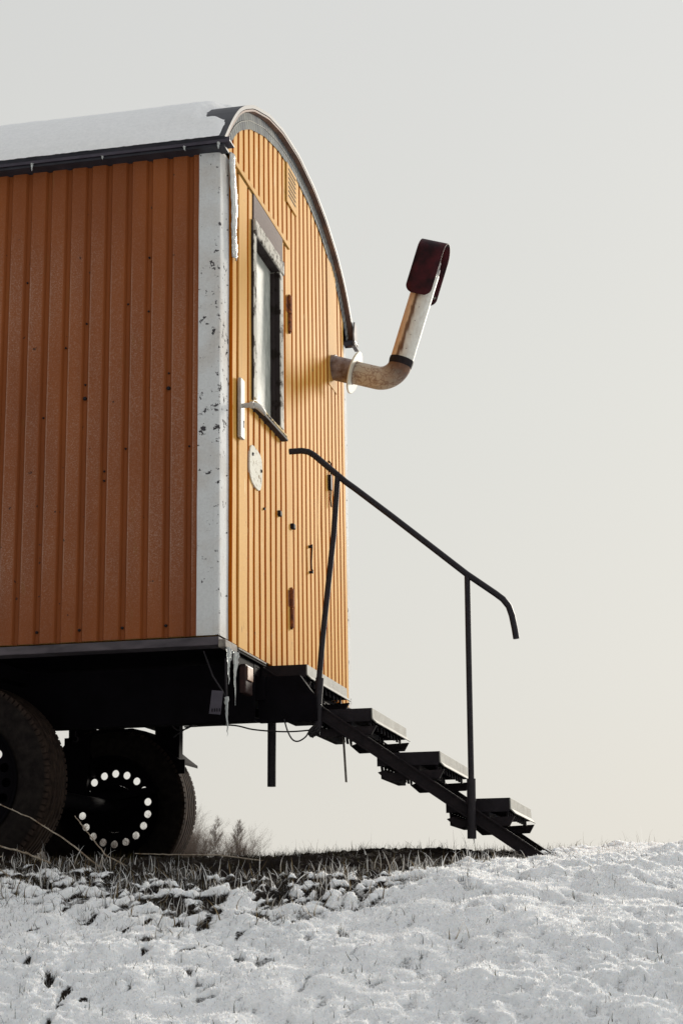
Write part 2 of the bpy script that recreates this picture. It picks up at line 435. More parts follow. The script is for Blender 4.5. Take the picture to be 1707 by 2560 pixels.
# --- end wall with arched top, sheets left of, above and right of the door
DY0, DY1, DZ = .228, 1.115, 2.085
def end_sheet(mb, y0, y1, zlo, zhi, start, pitch=.0876, face=.058, depth=.0125, nz=30, flat_below=None):
    pr = sheet_profile(y0, y1, start, pitch, face, depth, .004)
    P = []; A = []
    for a in np.linspace(0, 1, nz):
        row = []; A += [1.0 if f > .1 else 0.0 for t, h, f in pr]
        for t, h, f in pr:
            zt = zhi(t) if callable(zhi) else zhi
            z = zlo + (zt - zlo) * a
            w = .0020 * float(gn(t * 3, z * 1.5, 8)) + .0012 * float(gn(t * 8, z * 5, 9))
            d = math.exp(-(((t - 1.76) / .05) ** 2 + ((z - .93) / .22) ** 2)); dy = .016 * d * math.sin((z - .93) * 9)
            row.append((h + w - .004 * d, t + dy, z))
        P.append(row)
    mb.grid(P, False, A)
mb = MB(); top = lambda t: roof_z(t) - .085
S0 = 1.120
end_sheet(mb, .112, DY0, -.01, DZ + .03, .142)
end_sheet(mb, .06, DY1, DZ + .025, top, S0)
end_sheet(mb, DY1, W - .10, -.01, top, S0)
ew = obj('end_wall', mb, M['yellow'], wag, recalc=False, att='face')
mb = MB(); mb.box(-.002, .021, DY0 - .07, DY1 + .015, DZ, DZ + .026)
obj('drip_edge', mb, M['yellow_plain'], wag, bevel=.002)
# backing body (inner box that closes the shell; side walls far and back)
mb = MB(); outl = [(y, z - .09) for y, z in arch_pts(40) if 0.02 < y < W - .02]
poly = [(.02, 0.0)] + [(.02, outl[0][1])] + outl + [(W - .02, outl[-1][1]), (W - .02, 0.0)]
mb.prism(poly, 'x', -L + .06, -.07)
obj('body_shell', mb, M['yellow_plain'], wag)
mb = MB(); pr = sheet_profile(-L + .05, -.05, -.1123, .0908, .0605, .013)
mb.grid([[(t, W + .002 + h, z) for t, h, f in pr] for z in (0, 2.08)])
obj('side_wall', mb, M['orange'], wag, recalc=False, att='frost')

# --- roof
A0 = arch_pts(64, 0); 
mb = MB(); A1 = arch_pts(64, .016)
ring = A1 + A0[::-1]
mb.prism(ring, 'x', -L, .045)
obj('roof', mb, M['roof'], wag)
roof = wag.children[-1]
# rust-brown overhang soffit and edge hoop
mb = MB(); S1 = arch_pts(64, -.003); S2 = arch_pts(64, -.012)
mb.prism(S1 + S2[::-1], 'x', .004, .043)
obj('roof_edge', mb, M['soffit'], wag)
# galvanised strip with seams along the arch, on the end wall
mb = MB(); T0 = arch_pts(140, -.014); T1 = arch_pts(140, -.088); T2 = arch_pts(140, -.05)
sel = [i for i in range(140) if T1[i][1] > 2.0 and .02 < T1[i][0] < W - .02]
mb.grid([[(.016, *T0[i]), (.017, *T2[i]), (.016, *T1[i])] for i in sel])
strip = obj('edge_strip', mb, M['mesh'], wag)
mb = MB()
for i in sel[::2]:
    a, b = Vector((.0185, *T0[i])), Vector((.0185, *T1[i])); t = Vector((0, T0[min(i + 1, 139)][0] - T0[max(i - 1, 0)][0], T0[min(i + 1, 139)][1] - T0[max(i - 1, 0)][1])).normalized() * .0022
    mb.add([a - t, a + t, b + t, b - t], [(0, 1, 2, 3)])
obj('strip_seam', mb, M['black'], strip)
mb = MB(); mb.tube([(.0185, *T2[i]) for i in sel], .0018, 6)
obj('strip_wire', mb, M['tread_metal'], strip)
# --- gutters at both eaves
def gutter(near):
    s = -1 if near else 1; y0 = -.082 if near else W + .082
    mb = MB()
    mb.box(-L, .062, min(y0, y0 - s * .008), max(y0, y0 - s * .008), 2.074, 2.097)
    mb.box(-L, .060, min(y0 - s * .009, y0 - s * .085), max(y0 - s * .009, y0 - s * .085), 2.082, 2.090)
    return obj('gutter', mb, M['gutter'], wag, bevel=.002)
g1 = gutter(True); g2 = gutter(False)
mb = MB(); mb.prism([(W + .015, 2.205), (W + .065, 2.19), (W + .088, 2.062), (W + .004, 2.062), (W - .012, 2.12)], 'x', .048, .058)
mb.box(.040, .064, W + .0, W + .094, 2.052, 2.060)
obj('end_cap', mb, M['zinc'], g2, bevel=.002)
mb = MB(); mb.box(-L, .035, -.072, .004, 2.062, 2.073)
obj('soffit_board', mb, M['roof'], wag)

# --- door with its own sheet
mb = MB()
pr = [(DY0, .0, 0), (DY0 + .004, .012, 1), (.362, .012, 1), (.366, .0, 0), (.385, .0, 0), (.389, .0125, 0), (.390, .0125, 1)] + [p for p in sheet_profile(.392, DY1 - .004, .389, .0945, .062, .0125, .004)[1:]] + [(DY1, 0, 0)]
WY0, WY1, WZ0, WZ1 = .432, .968, 1.085, 1.945; FX = .027
def door_piece(ya, yb, za, zb, nz):
    q = [p for p in pr if ya + .002 < p[0] < yb - .002]; tt = [p[0] for p in pr]; hh = [p[1] for p in pr]
    q = [(ya, float(np.interp(ya, tt, hh)), 0)] + q + [(yb, float(np.interp(yb, tt, hh)), 0)]
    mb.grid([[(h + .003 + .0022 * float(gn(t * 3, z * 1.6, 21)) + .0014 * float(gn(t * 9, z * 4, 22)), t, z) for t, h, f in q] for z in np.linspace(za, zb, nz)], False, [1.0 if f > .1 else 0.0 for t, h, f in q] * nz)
door_piece(DY0, DY1, -.015, WZ0 + .01, 20); door_piece(DY0, WY0 + .02, WZ0 + .01, DZ - .012, 18)
door_piece(WY1 - .02, DY1, WZ0 + .01, DZ - .012, 18); door_piece(WY0 + .02, WY1 - .02, WZ1 - .02, DZ - .012, 4)
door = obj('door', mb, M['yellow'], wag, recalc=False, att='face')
mb = MB(); mb.box(-.004, .004, DY0 - .007, DY0 + .001, -.015, DZ - .002)
obj('door_gap', mb, M['black'], door)
mb = MB(); mb.box(.004, .021, .455, .985, 1.93, DZ - .004)
obj('header_board', mb, M['board'], door, bevel=.002)
# window frame: stiles and rails, peeling; pane set back
mb = MB(); mb.box(-.03, FX, WY0, WY0 + .052, WZ0 + .03, WZ1 - .06); wl = obj('window_frame', mb, M['frame'], door, bevel=.004)
mb = MB(); mb.box(.003, FX - .002, WY0 - .0035, WY0 - .0005, WZ0, WZ1); obj('frame_side_shade', mb, M['frame_shade'], door)  # thin dark sheet painting the unlit side of the left stile
mb = MB(); mb.box(-.03, FX, WY1 - .06, WY1, WZ0 + .03, WZ1 - .06); obj('window_frame', mb, M['frame'], door, bevel=.004)
mb = MB(); mb.box(-.029, FX - .004, WY1 - .0635, WY1 - .0605, WZ0 + .04, WZ1 - .07); mb.box(-.028, .0, WY1 - .078, WY1 - .064, WZ0 + .05, WZ1 - .075); obj('frame_reveal_shade', mb, M['frame_shade'], door)  # dark sheets painting the shade inside the right reveal
mb = MB(); mb.box(-.03, FX + .004, WY0 + .02, WY1 + .012, WZ1 - .058, WZ1 + .012); obj('window_frame', mb, M['frame'], door, bevel=.005)
mb = MB(); mb.box(-.029, FX - .002, WY0 + .053, WY1 - .064, WZ1 - .064, WZ1 - .0605); obj('frame_reveal_shade', mb, M['frame_shade'], door)  # dark sheet painting the shade under the top rail
mb = MB(); mb.prism([(-.03, WZ0 + .06), (FX - .006, WZ0 + .012), (FX + .016, WZ0 + .004), (FX + .016, WZ0 - .004), (0.002, WZ0 - .01), (-.03, WZ0 - .01)], 'y', WY0 - .01, WY1 + .004); obj('window_sill', mb, M['sillwood'], door, bevel=.003)
mb = MB(); mb.box(.004, FX + .018, WY0 - .008, WY1 + .002, WZ0 - .024, WZ0 - .011); obj('sill_shadow_board', mb, M['frame_shade'], door, bevel=.003)
mb = MB(); mb.box(-.024, -.018, WY0 + .045, WY1 - .055, WZ0 + .02, WZ1 - .05); obj('pane', mb, M['pane'], door)
# handle with its back plate
mb = MB(); mb.box(.0165, .032, .203, .262, .868, 1.130); hp = obj('handle_plate', mb, M['alu'], door, bevel=.004)
mb = MB(); mb.tube([(.032, .232, 1.012), (.066, .232, 1.012)], .0105, 12); mb.tube([(.064, .232, 1.012), (.080, .232, 1.012)], .0150, 12)
mb.tube([(.074, .236, 1.014), (.086, .255, 1.015), (.094, .285, 1.012), (.100, .315, 1.004), (.101, .33, .997)], [.0125, .0135, .013, .011, .007], 10)
obj('door_handle', mb, M['alu'], door)
mb = MB(); mb.tube([(.0322, .245, .945), (.033, .245, .945)], .007, 10); mb.box(.0322, .033, .240, .250, .918, .944); obj('keyhole', mb, M['black'], door)
# shield-shaped flaked plate
mb = MB(); out = []
for k in range(40):
    a = 2 * math.pi * k / 40; ca, sa = math.cos(a), math.sin(a)
    y = .487 + .105 * math.copysign(abs(ca) ** .75, ca); z = .80 + (.098 if sa > 0 else .085) * math.copysign(abs(sa) ** (.55 if sa > 0 else 1.0), sa) 
    z += .012 * math.sin(a * 3 + 1) * .4
    out.append((y, z))
mb.prism(out, 'x', .012, .021); pl = obj('shield_plate', mb, M['shield'], door, bevel=.0015)
for y, z in ((.43, .855), (.57, .815)): small('plate_screw', [(.0001, .027), (.006, .026), (.008, .021)], 10, 'x', (0, y, z), pl)
# rubber buffers: one on the door, one on the wall
mb = MB(); mb.box(.012, .031, .872, .906, .686, .711); obj('rubber_buffer', mb, M['rubber'], door, bevel=.004)
mb = MB(); mb.box(.012, .031, 1.128, 1.165, .684, .709); obj('rubber_buffer', mb, M['rubber'], wag, bevel=.004)
mb = MB(); mb.tube([(.012, .628, .66), (.024, .628, .658)], .006, 8); obj('stud', mb, M['rustdark'], door)
# hinges
for z0, z1 in ((1.65, 1.832), (.208, .388)):
    mb = MB(); zm = (z0 + z1) / 2
    mb.tube([(.022, 1.104, z0), (.022, 1.104, zm - .003)], .011, 10); mb.tube([(.022, 1.104, zm + .003), (.022, 1.104, z1)], .012, 10)
    mb.tube([(.022, 1.104, z0 - .008), (.022, 1.104, z1 + .008)], .006, 8); mb.box(.0145, .0175, 1.06, 1.10, zm + .004, z1 - .01); mb.box(.0145, .0175, 1.108, 1.15, z0 + .01, zm - .004)
    obj('hinge', mb, M['rust'], door)
# vent grille
mb = MB(); VY0, VY1, VZ0, VZ1 = 1.085, 1.285, 2.325, 2.535
mb.box(.0135, .0195, VY0, VY1, VZ0, VZ1); vent = obj('vent_grille', mb, M['yellow_plain'], wag, bevel=.002)
mb = MB()
for k in range(7): mb.box(.0197, .0207, VY0 + .032, VY1 - .024, VZ0 + .040 + k * .0235, VZ0 + .0475 + k * .0235)
obj('vent_slot', mb, M['black'], vent)
# hook bar and latch on the wall, stove plate
mb = MB(); mb.tube([(.014, 1.505, .68), (.030, 1.505, .685), (.028, 1.505, .672), (.024, 1.505, .60), (.024, 1.508, .565), (.030, 1.512, .555)], .004, 8); mb.tube([(.012, 1.505, .676), (.03, 1.505, .676)], .007, 8); mb.tube([(.012, 1.512, .55), (.032, 1.512, .55)], .007, 8)
obj('hook', mb, M['rustdark'], wag)
mb = MB(); mb.tube([(.014, 1.975, 1.24), (.026, 1.975, 1.225), (.024, 1.975, 1.12), (.022, 1.97, 1.03), (.024, 1.98, .99)], .004, 8); mb.box(.013, .030, 1.955, 1.985, 1.08, 1.16)
obj('latch', mb, M['rustdark'], wag)
mb = MB(); mb.box(.0135, .0165, 1.99, 2.20, 1.675, 2.395); obj('stove_plate', mb, M['yellow_plain'], wag, bevel=.001)

# --- stovepipe, sagging outward: stub, collar, elbow, upright, rain cap
PY = 2.10; s_ = Vector((.951, 0, -.309)); a_ = Vector((.309, 0, .951)); P0 = Vector((0.0, PY, 1.803)); cor = P0 + s_ * .374; rb = .105; rp = .0625
mb = MB(); mb.tube([P0 + s_ * -.02, P0 + s_ * .15], rp + .004, 28); mb.tube([P0 + s_ * .012, P0 + s_ * .022], rp + .009, 28); stub = obj('stovepipe', mb, M['stub'], wag)
mb = MB(); mb.tube([P0 + s_ * .138, P0 + s_ * .1405, P0 + s_ * .1455, P0 + s_ * .148], [.112, .116, .116, .112], 40, smooth=False); obj('collar', mb, M['cream'], stub)
mb = MB(); path = [P0 + s_ * .15 + s_ * (.374 - .15 - rb) * t for t in (0, .5)]; cen = cor - s_ * rb + a_ * rb
for k in range(15):
    th = math.pi / 2 * k / 14; path.append(cen - a_ * rb * math.cos(th) + s_ * rb * math.sin(th))
path += [cor + a_ * (rb + .018)]
mb.tube(path, rp, 28, cap=False); n_ = len(path); mb.a = [float(ss(.15, .95, (i // 28) / (n_ - 1))) for i in range(len(mb.v))]
obj('elbow', mb, M['elbow'], stub, att='soot')
mb = MB(); mb.tube([cor + a_ * (rb - .012), cor + a_ * (rb + .012), cor + a_ * (rb + .027)], [rp + .001, rp + .004, rp + .003], 28); obj('soot_band', mb, M['rustdark'], stub)
mb = MB(); U0 = cor + a_ * (rb + .024); n = 32; hs = [0, .1, .2, .3, .4, .50]; vs = []; at = []
yv = Vector((0, 1, 0))
for h in hs:
    for k in range(n):
        an = 2 * math.pi * k / n; d = s_ * math.cos(an) + yv * math.sin(an)
        vs.append(U0 + a_ * h + d * rp)
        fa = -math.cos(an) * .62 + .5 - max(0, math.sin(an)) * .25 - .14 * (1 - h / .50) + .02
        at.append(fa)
fs = [(i * n + k, i * n + (k + 1) % n, (i + 1) * n + (k + 1) % n, (i + 1) * n + k) for i in range(len(hs) - 1) for k in range(n)]
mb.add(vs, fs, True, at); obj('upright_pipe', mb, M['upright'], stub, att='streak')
for h in (.05, .13, .21, .29, .37):
    q = U0 + a_ * h + (s_ * .35 - yv * .937).normalized() * (rp - .001); d = (s_ * .35 - yv * .937).normalized(); mb = MB(); mb.tube([q, q + d * .003], [.0035, .002], 8)
    obj('pipe_rivet', mb, M['zinc'], stub)
mb = MB(); mb.tube([U0 + a_ * .50, U0 + a_ * .535], rp - .003, 28); mb.tube([U0 + a_ * .535, U0 + a_ * .575], rp - .010, 28); obj('pipe_mouth', mb, M['zinc'], stub)
# cap: bent strip over the mouth
mb = MB(); CW = .073; CR = .088; CB = .352; CT = .605; prof_c = []
CU = U0 - s_ * .004
for t in np.linspace(0, 1, 30) ** 1.8: prof_c.append((CB + (CT - CB) * t, -CR))
for k in range(1, 16):
    th = math.pi * k / 16; prof_c.append((CT + CR * math.sin(th) * .92, -CR * math.cos(th)))
for t in 1 - np.linspace(1, 0, 30) ** 1.8: prof_c.append((CT + (CB - CT) * t, CR))
tot = len(prof_c); P = []
for i, (h, v) in enumerate(prof_c):
    e = (h - CB) / .045 if h < CB + .045 else 1
    e = max(0.0, min(1.0, e)); w = CW - .045 * (1 - math.sqrt(max(0, 1 - (1 - e) ** 2)))
    P.append([CU + a_ * h + yv * v + s_ * (w * q) for q in (-1, -.5, 0, .5, 1)])
mb.grid(P, True); cap = obj('rain_cap', mb, M['cap'], stub, recalc=False)
sd = cap.modifiers.new('thick', 'SOLIDIFY'); sd.thickness = .004
mb = MB(); c0 = CU + a_ * (CB + .05) + s_ * .055 + yv * (CR + .002); mb.tube([c0 - yv * .006, c0 + yv * .004], .009, 12); obj('bolt', mb, M['tread_metal'], cap)

# --- floor frame and chassis
mb = MB(); mb.box(-L, -.02, .06, W - .06, -.034, -.006); obj('floor', mb, M['black'], wag)
mb = MB()
mb.box(-L, .006, -.030, .058, -.046, -.012); obj('sill_beam', mb, M['sill'], wag, bevel=.003)
mb = MB(); mb.box(-L, .006, W - .058, W + .03, -.046, -.012); obj('sill_beam', mb, M['sill'], wag, bevel=.003)
mb = MB(); mb.box(.008, .038, -.045, .125, -.058, -.026); obj('sill_block', mb, M['sill_pale'], wag, bevel=.004)
mb = MB(); mb.box(-.02, .018, .13, W - .05, -.10, -.048); mb.box(.0, .030, .14, .62, -.046, -.038); obj('end_beam', mb, M['black'], wag, bevel=.003)
mb = MB(); mb.box(.006, .034, .165, .60, -.036, -.028); obj('frosted_edge', mb, M['sill_pale'], wag, bevel=.002)
for (y0, y1, zb) in ((.45, .53, -.292), (1.62, 1.70, -.135), (2.02, 2.06, -.112)):
    mb = MB(); mb.prism([(y0, -.05), (y1, -.05), (y1, -.062), (y0 + .015, -.062), (y0 + .015, zb + .012), (y1, zb + .012), (y1, zb), (y0, zb)], 'x', -L + .2, .0 if y0 > 1 else .02)
    obj('chassis_beam', mb, M['black'], wag)
mb = MB(); mb.prism([(.02, -.292), (.02, -.10), (.20, -.10), (.27, -.20), (.27, -.292)], 'y', .52, .56); mb.box(-.06, .05, .5, 1.5, -.2, -.102); obj('stair_bracket', mb, M['black'], wag)
for x in (-1.0, -2.2, -3.4, -4.6):
    mb = MB(); mb.box(x - .03, x + .03, .05, W - .05, -.105, -.05); obj('cross_member', mb, M['black'], wag)
# axle, spring hangers, leaf springs
AX = -1.150; AZ = -.531
def axle_set(ax):
    mb = MB(); mb.tube([(ax, .33, AZ), (ax, 1.92, AZ)], .04, 12); obj('axle', mb, M['black'], wag)
    for yy in (.49, 1.95):
        mb = MB()
        for xx in (ax - .16, ax + .31) if yy > 1 else (ax - .55, ax + .05): mb.box(xx - .065, xx + .065, yy - .03, yy + .03, -.37 if yy > 1 else -.34, -.06)
        if yy > 1: mb.prism([(ax - .24, -.17), (ax - .10, -.165), (ax - .115, -.49), (ax - .30, -.50), (ax - .32, -.40), (ax - .30, -.27), (ax - .24, -.21)], 'y', yy - .05, yy - .0)
        mb.prism([(ax - .30, -.45), (ax, -.50), (ax + .30, -.45), (ax + .30, -.42), (ax, -.46), (ax - .30, -.42)], 'y', yy - .028, yy + .028)
        obj('spring_hanger', mb, M['black'], wag)
axle_set(AX); axle_set(AX - 3.2)
mb = MB(); mb.box(AX - .26, AX + .27, .335, .345, AZ - .26, AZ + .095); obj('brake_plate', mb, M['black'], wag)
# wheel: steel disc with holes > tyre, hub
def rim_disc(mb, y, t, r0, r1, rc, rh, n=18):
    for k in range(n):
        a0, a1 = 2 * math.pi * k / n, 2 * math.pi * (k + 1) / n; am = (a0 + a1) / 2; B = []; Hh = []
        for j in range(8): a = a0 + (a1 - a0) * j / 8; B.append((r1 * math.cos(a), r1 * math.sin(a)))
        for j in range(8): r = r1 + (r0 - r1) * j / 8; B.append((r * math.cos(a1), r * math.sin(a1)))
        for j in range(8): a = a1 + (a0 - a1) * j / 8; B.append((r0 * math.cos(a), r0 * math.sin(a)))
        for j in range(8): r = r0 + (r1 - r0) * j / 8; B.append((r * math.cos(a0), r * math.sin(a0)))
        cx, cz = rc * math.cos(am), rc * math.sin(am)
        for (bx, bz) in B:
            d = math.atan2(bz - cz, bx - cx); Hh.append((cx + rh * math.cos(d), cz + rh * math.sin(d)))
        vs = [(p[0], y, p[1]) for p in B] + [(p[0], y, p[1]) for p in Hh] + [(p[0], y + t, p[1]) for p in Hh] + [(p[0], y + t, p[1]) for p in B]
        m = 32; fs = []
        for j in range(m):
            q = (j + 1) % m; fs += [(j, q, m + q, m + j), (m + j, m + q, 2 * m + q, 2 * m + j), (2 * m + j, 2 * m + q, 3 * m + q, 3 * m + j)]
        mb.add(vs, fs)
TR = .412
mb = MB(); rim_disc(mb, -.004, .008, .12, .225, .180, .0195)
mb.lathe([(.12, -.004), (.06, -.05), (.0001, -.052)], 36); mb.lathe([(.225, .004), (.25, .03), (.262, .09), (.268, .10)], 48); mb.lathe([(.225, -.004), (.245, -.03), (.25, -.085), (.268, -.10)], 48)
wheel = obj('wheel', mb, M['black'], wag, loc=tuple(Vector((AX, 2.02, AZ)) - off(wag)), local=True)
mb = MB(); pf = [(.262, .085), (.30, .108), (.345, .112), (.385, .100), (.405, .085)]
gro = []
for h in (.062, .030, 0, -.030, -.062): gro += [(TR - .001, h + .012), (TR - .014, h + .0095), (TR - .014, h + .004), (TR, h + .001)]
pf += gro + [(.405, -.085), (.385, -.100), (.345, -.112), (.30, -.108), (.262, -.085)]
mb.lathe(pf, 96)
for k in range(96):   # shoulder blocks of the tread
    a = 2 * math.pi * k / 96
    for sgn in (-1, 1):
        rot = Matrix.Rotation(-a, 3, 'Y'); c = rot @ Vector((.3975, sgn * .088, 0)); vs = [c + rot @ Vector((dx, dy, dz)) for dx in (-.012, .0095) for dy in (-.013, .013) for dz in (-.0095, .0095)]
        mb.add(vs, [(0, 1, 3, 2), (4, 6, 7, 5), (0, 4, 5, 1), (2, 3, 7, 6), (0, 2, 6, 4), (1, 5, 7, 3)])
obj('tyre', mb, M['tyre'], wheel, local=True)
mb = MB(); mb.lathe([(.0001, -.085), (.05, -.083), (.06, -.05), (.09, -.045), (.10, -.006)], 24); mb.lathe([(.10, .006), (.115, .02), (.115, .09), (.0001, .09)], 24)
for k in range(6): a = k * math.pi / 3; mb.lathe([(.0001, -.062), (.010, -.060), (.010, -.03)], 6, c=(.085 * math.cos(a), 0, .085 * math.sin(a)))
obj('hub', mb, M['black'], wheel, local=True)
for (ax, y, rz) in ((AX, .215, -.16), (AX - 3.2, 2.02, .3), (AX - 3.2, .215, .2)):
    w = copy_tree(wheel, wag); w.location = Vector((ax, y, AZ)) - off(wag); w.rotation_euler = (0, rz, 0)
# mudguards over the far wheels
for ax in (AX, AX - 3.2):
    mb = MB(); q = [(-.03, -.135), (.13, -.132), (.20, -.15), (.345, -.270), (.40, -.312)]; q = [(-.40, -.345), (-.33, -.30), (-.20, -.165)] + q
    pts = [(ax + x, z) for x, z in q]; mb.prism(pts + [(x, z - .014) for x, z in pts[::-1]], 'y', 1.90, 2.16)
    mb.box(ax + .375, ax + .412, 1.897, 1.905, -.372, -.30)
    obj('mudguard', mb, M['black'], wag)
# jack leg under the floor, small hook, lamp, plate
mb = MB(); mb.tube([(-.020, .9, -.06), (-.024, .9, -.53)], .019, 16); obj('support_leg', mb, M['steel'], wag)
mb = MB(); mb.tube([(-1.405 + .62, .5, -.30)] + [(-.785 + .012 * math.sin(t), .5, -.322 - .012 * (1 - math.cos(t))) for t in np.linspace(.0, 4.2, 10)], .003, 6); obj('cable_hook', mb, M['rustdark'], wag)
mb = MB(); mb.box(.018, .045, .225, .335, -.205, -.085); lamp = obj('tail_lamp', mb, M['lampred'], wag, bevel=.006)
mb = MB(); mb.box(.0455, .050, .240, .325, -.150, -.092); obj('lamp_lens', mb, M['lens'], lamp, bevel=.003)
mb = MB(); mb.box(-.035, .012, -.004, -.0005, -.315, -.222, Matrix.Rotation(.12, 3, 'Y')); tp = obj('hanging_plate', mb, M['gutter'], wag, bevel=.003)
mb = MB()
for k in range(4): mb.box(-.028 + k * .010, -.025 + k * .010, -.0062, -.0042, -.305, -.292)
obj('plate_slot', mb, M['black'], tp)
mb = MB(); mb.tube([(-.07, .02, -.06), (-.035, .03, -.16), (.018, .04, -.245)], .0035, 6); mb.tube([(.015, .04, -.09), (.016, .04, -.17), (.018, .04, -.245)], .005, 6); obj('wire_bracket', mb, M['steel'], wag)

# ------------------------------------------------------------------ snow on the roof
mb = MB(); xs = np.concatenate([np.linspace(-L + .02, -2.0, 30), np.linspace(-1.98, .02, 230)])
base = arch_pts(160, .0165); K = 96; rows = []; inn = []
nb = np.array(base); cum = np.linspace(0, 1, 160)
for x in xs:
    row = []
    for j in range(K):
        t = .001 + j / (K - 1) * .997
        i = min(158, int(t * 159)); f = t * 159 - i; y = nb[i, 0] * (1 - f) + nb[i + 1, 0] * f; z = nb[i, 1] * (1 - f) + nb[i + 1, 1] * f
        ty, tz = nb[i + 1] - nb[i]; l = math.hypot(ty, tz); ny, nz = -tz / l, ty / l
        # where the sheet ends toward the door: a slanted ragged edge, a tongue along the eave
        up = min(t, 1 - t)
        end = -.085 - .02 * float(ss(.05, .12, up)) + .085 * float(ss(.17, .36, up)) + .03 * float(gn(y * 9, x * 9, 31)) + .015 * float(gn(y * 30, x * 20, 32))
        if up < .06: end = .035 - .9 * max(0, up - .03)
        lim = float(ss(0, .045, end - x)); edge = float(ss(0, .05, up))
        th = (.040 + .006 * float(gn(x * 2, y * 4, 33)) + .003 * float(gn(x * 14, y * 18, 34)) + .003 * float(gn(x * 50, y * 60, 35))) * math.sqrt(lim) * (.62 + .38 * edge)
        if up < .07: th *= 1 - .55 * float(ss(-.45, -.12, x)) * (1 - float(ss(.03, .07, up)))
        lip = (1 - float(ss(.0, .016, up))) * (1 if x < .02 else .3) * (1 + .5 * float(gn(x * 40, t * 9, 36)))
        if j in (0, K - 1): row.append((x, y + (-.003 if j == 0 else .003), z + .001 + .003 * float(gn(x * 45, t, 37)))); continue
        row.append((x, y + ny * (th - .004) + (-.010 if t < .5 else .010) * lip, z + nz * (th - .004) - .006 * lip))
    rows.append(row)
mb.grid(rows, True)
snow = obj('roof_snow', mb, M['roof_snow'], None, recalc=False)
tag(snow, 'thick white snow blanket lying along the arched wagon roof', 'snow')

# ------------------------------------------------------------------ ice
def icicle(p, length, r, label, group, drift=(0, 0), seed=0):
    rr = random.Random(seed); n = 14; path = []; rad = []
    for i in range(n + 1):
        t = i / n; path.append((drift[0] * t + rr.uniform(-1, 1) * r * .25, drift[1] * t + rr.uniform(-1, 1) * r * .25, -length * t))
        rad.append(max(.0007, r * (1 - t) ** .75 * (1 + rr.uniform(-.22, .22))))
    mb = MB(); mb.tube(path, rad, 9)
    o = obj('icicle', mb, M['ice'], None, loc=p, local=True); tag(o, label, 'icicle', group); return o
G1 = 'icicles under the wagon corner'; G2 = 'small icicles along the roof gutter'
icicle((.040, -.012, -.056), .145, .0085, 'thick clear icicle closest to the white corner trim under the wagon floor', G1, (.004, 0), 1)
icicle((.040, .03, -.056), .045, .006, 'short stubby icicle between the two longer ones at wagon corner', G1, (0, 0), 2)
icicle((.042, .075, -.058), .215, .0065, 'longest thin icicle under the wagon corner reaching past the lamp', G1, (.002, 0), 3)
icicle((.046, .105, -.058), .11, .0075, 'bent icicle beside the pale lamp lens under the wagon', G1, (-.012, 0), 4)
icicle((.018, .04, -.243), .155, .008, 'icicle hanging free from the wire bracket tip below the chassis', G1, (.004, 0), 5)
icicle((-.82, -.078, 2.075), .034, .006, 'small icicle at the far left of the roof gutter', G2, (0, 0), 6)
icicle((-.50, -.078, 2.075), .018, .006, 'tiny icicle second from the left on the roof gutter', G2, (0, 0), 7)
icicle((-.138, -.078, 2.075), .022, .006, 'tiny icicle in the middle stretch of gutter nearest the door wall', G2, (.005, 0), 8)
icicle((.012, -.078, 2.075), .030, .007, 'small bright icicle at the gutter end above white corner trim', G2, (0, 0), 9)
icicle((.272, .562, -.30), .05, .006, 'icicle below the upper handrail post of the steps', 'icicles on the steps', (0, 0), 10)
icicle((.905, .562, -.765), .045, .004, 'thin icicle below the lower handrail post of the steps', 'icicles on the steps', (0, 0), 11)
mb = MB(); P = []
Lp = [(2.100, .004, .060), (2.06, .0, .052), (1.98, .014, .062), (1.93, .02, .075), (1.86, .035, .068), (1.82, .037, .052), (1.75, .037, .036), (1.68, .045, .040), (1.64, .047, .041), (1.636, .048, .040)]
for i in range(60):
    z = 2.100 - (2.100 - 1.636) * i / 59; zz = [q[0] for q in Lp][::-1]
    a = float(np.interp(z, zz, [q[1] for q in Lp][::-1])) + .003 * float(gn(z * 40, 0, 41)); w = float(np.interp(z, zz, [q[2] for q in Lp][::-1])) + .004 * float(gn(z * 30, 5, 42))
    P.append([(.018 + .010 * math.sin(math.pi * k / 8) + .003 * float(gn(z * 25, k * .7, 43)), .065 + a + w * (1.1 * k / 8), z) for k in range(9)])
mb.grid(P, True)
ice = obj('ice_ribbon', mb, M['ice'], None, recalc=False); sd = ice.modifiers.new('thick', 'SOLIDIFY'); sd.thickness = .006
tag(ice, 'long white ribbon of ice hanging from the gutter down the door wall', 'ice')

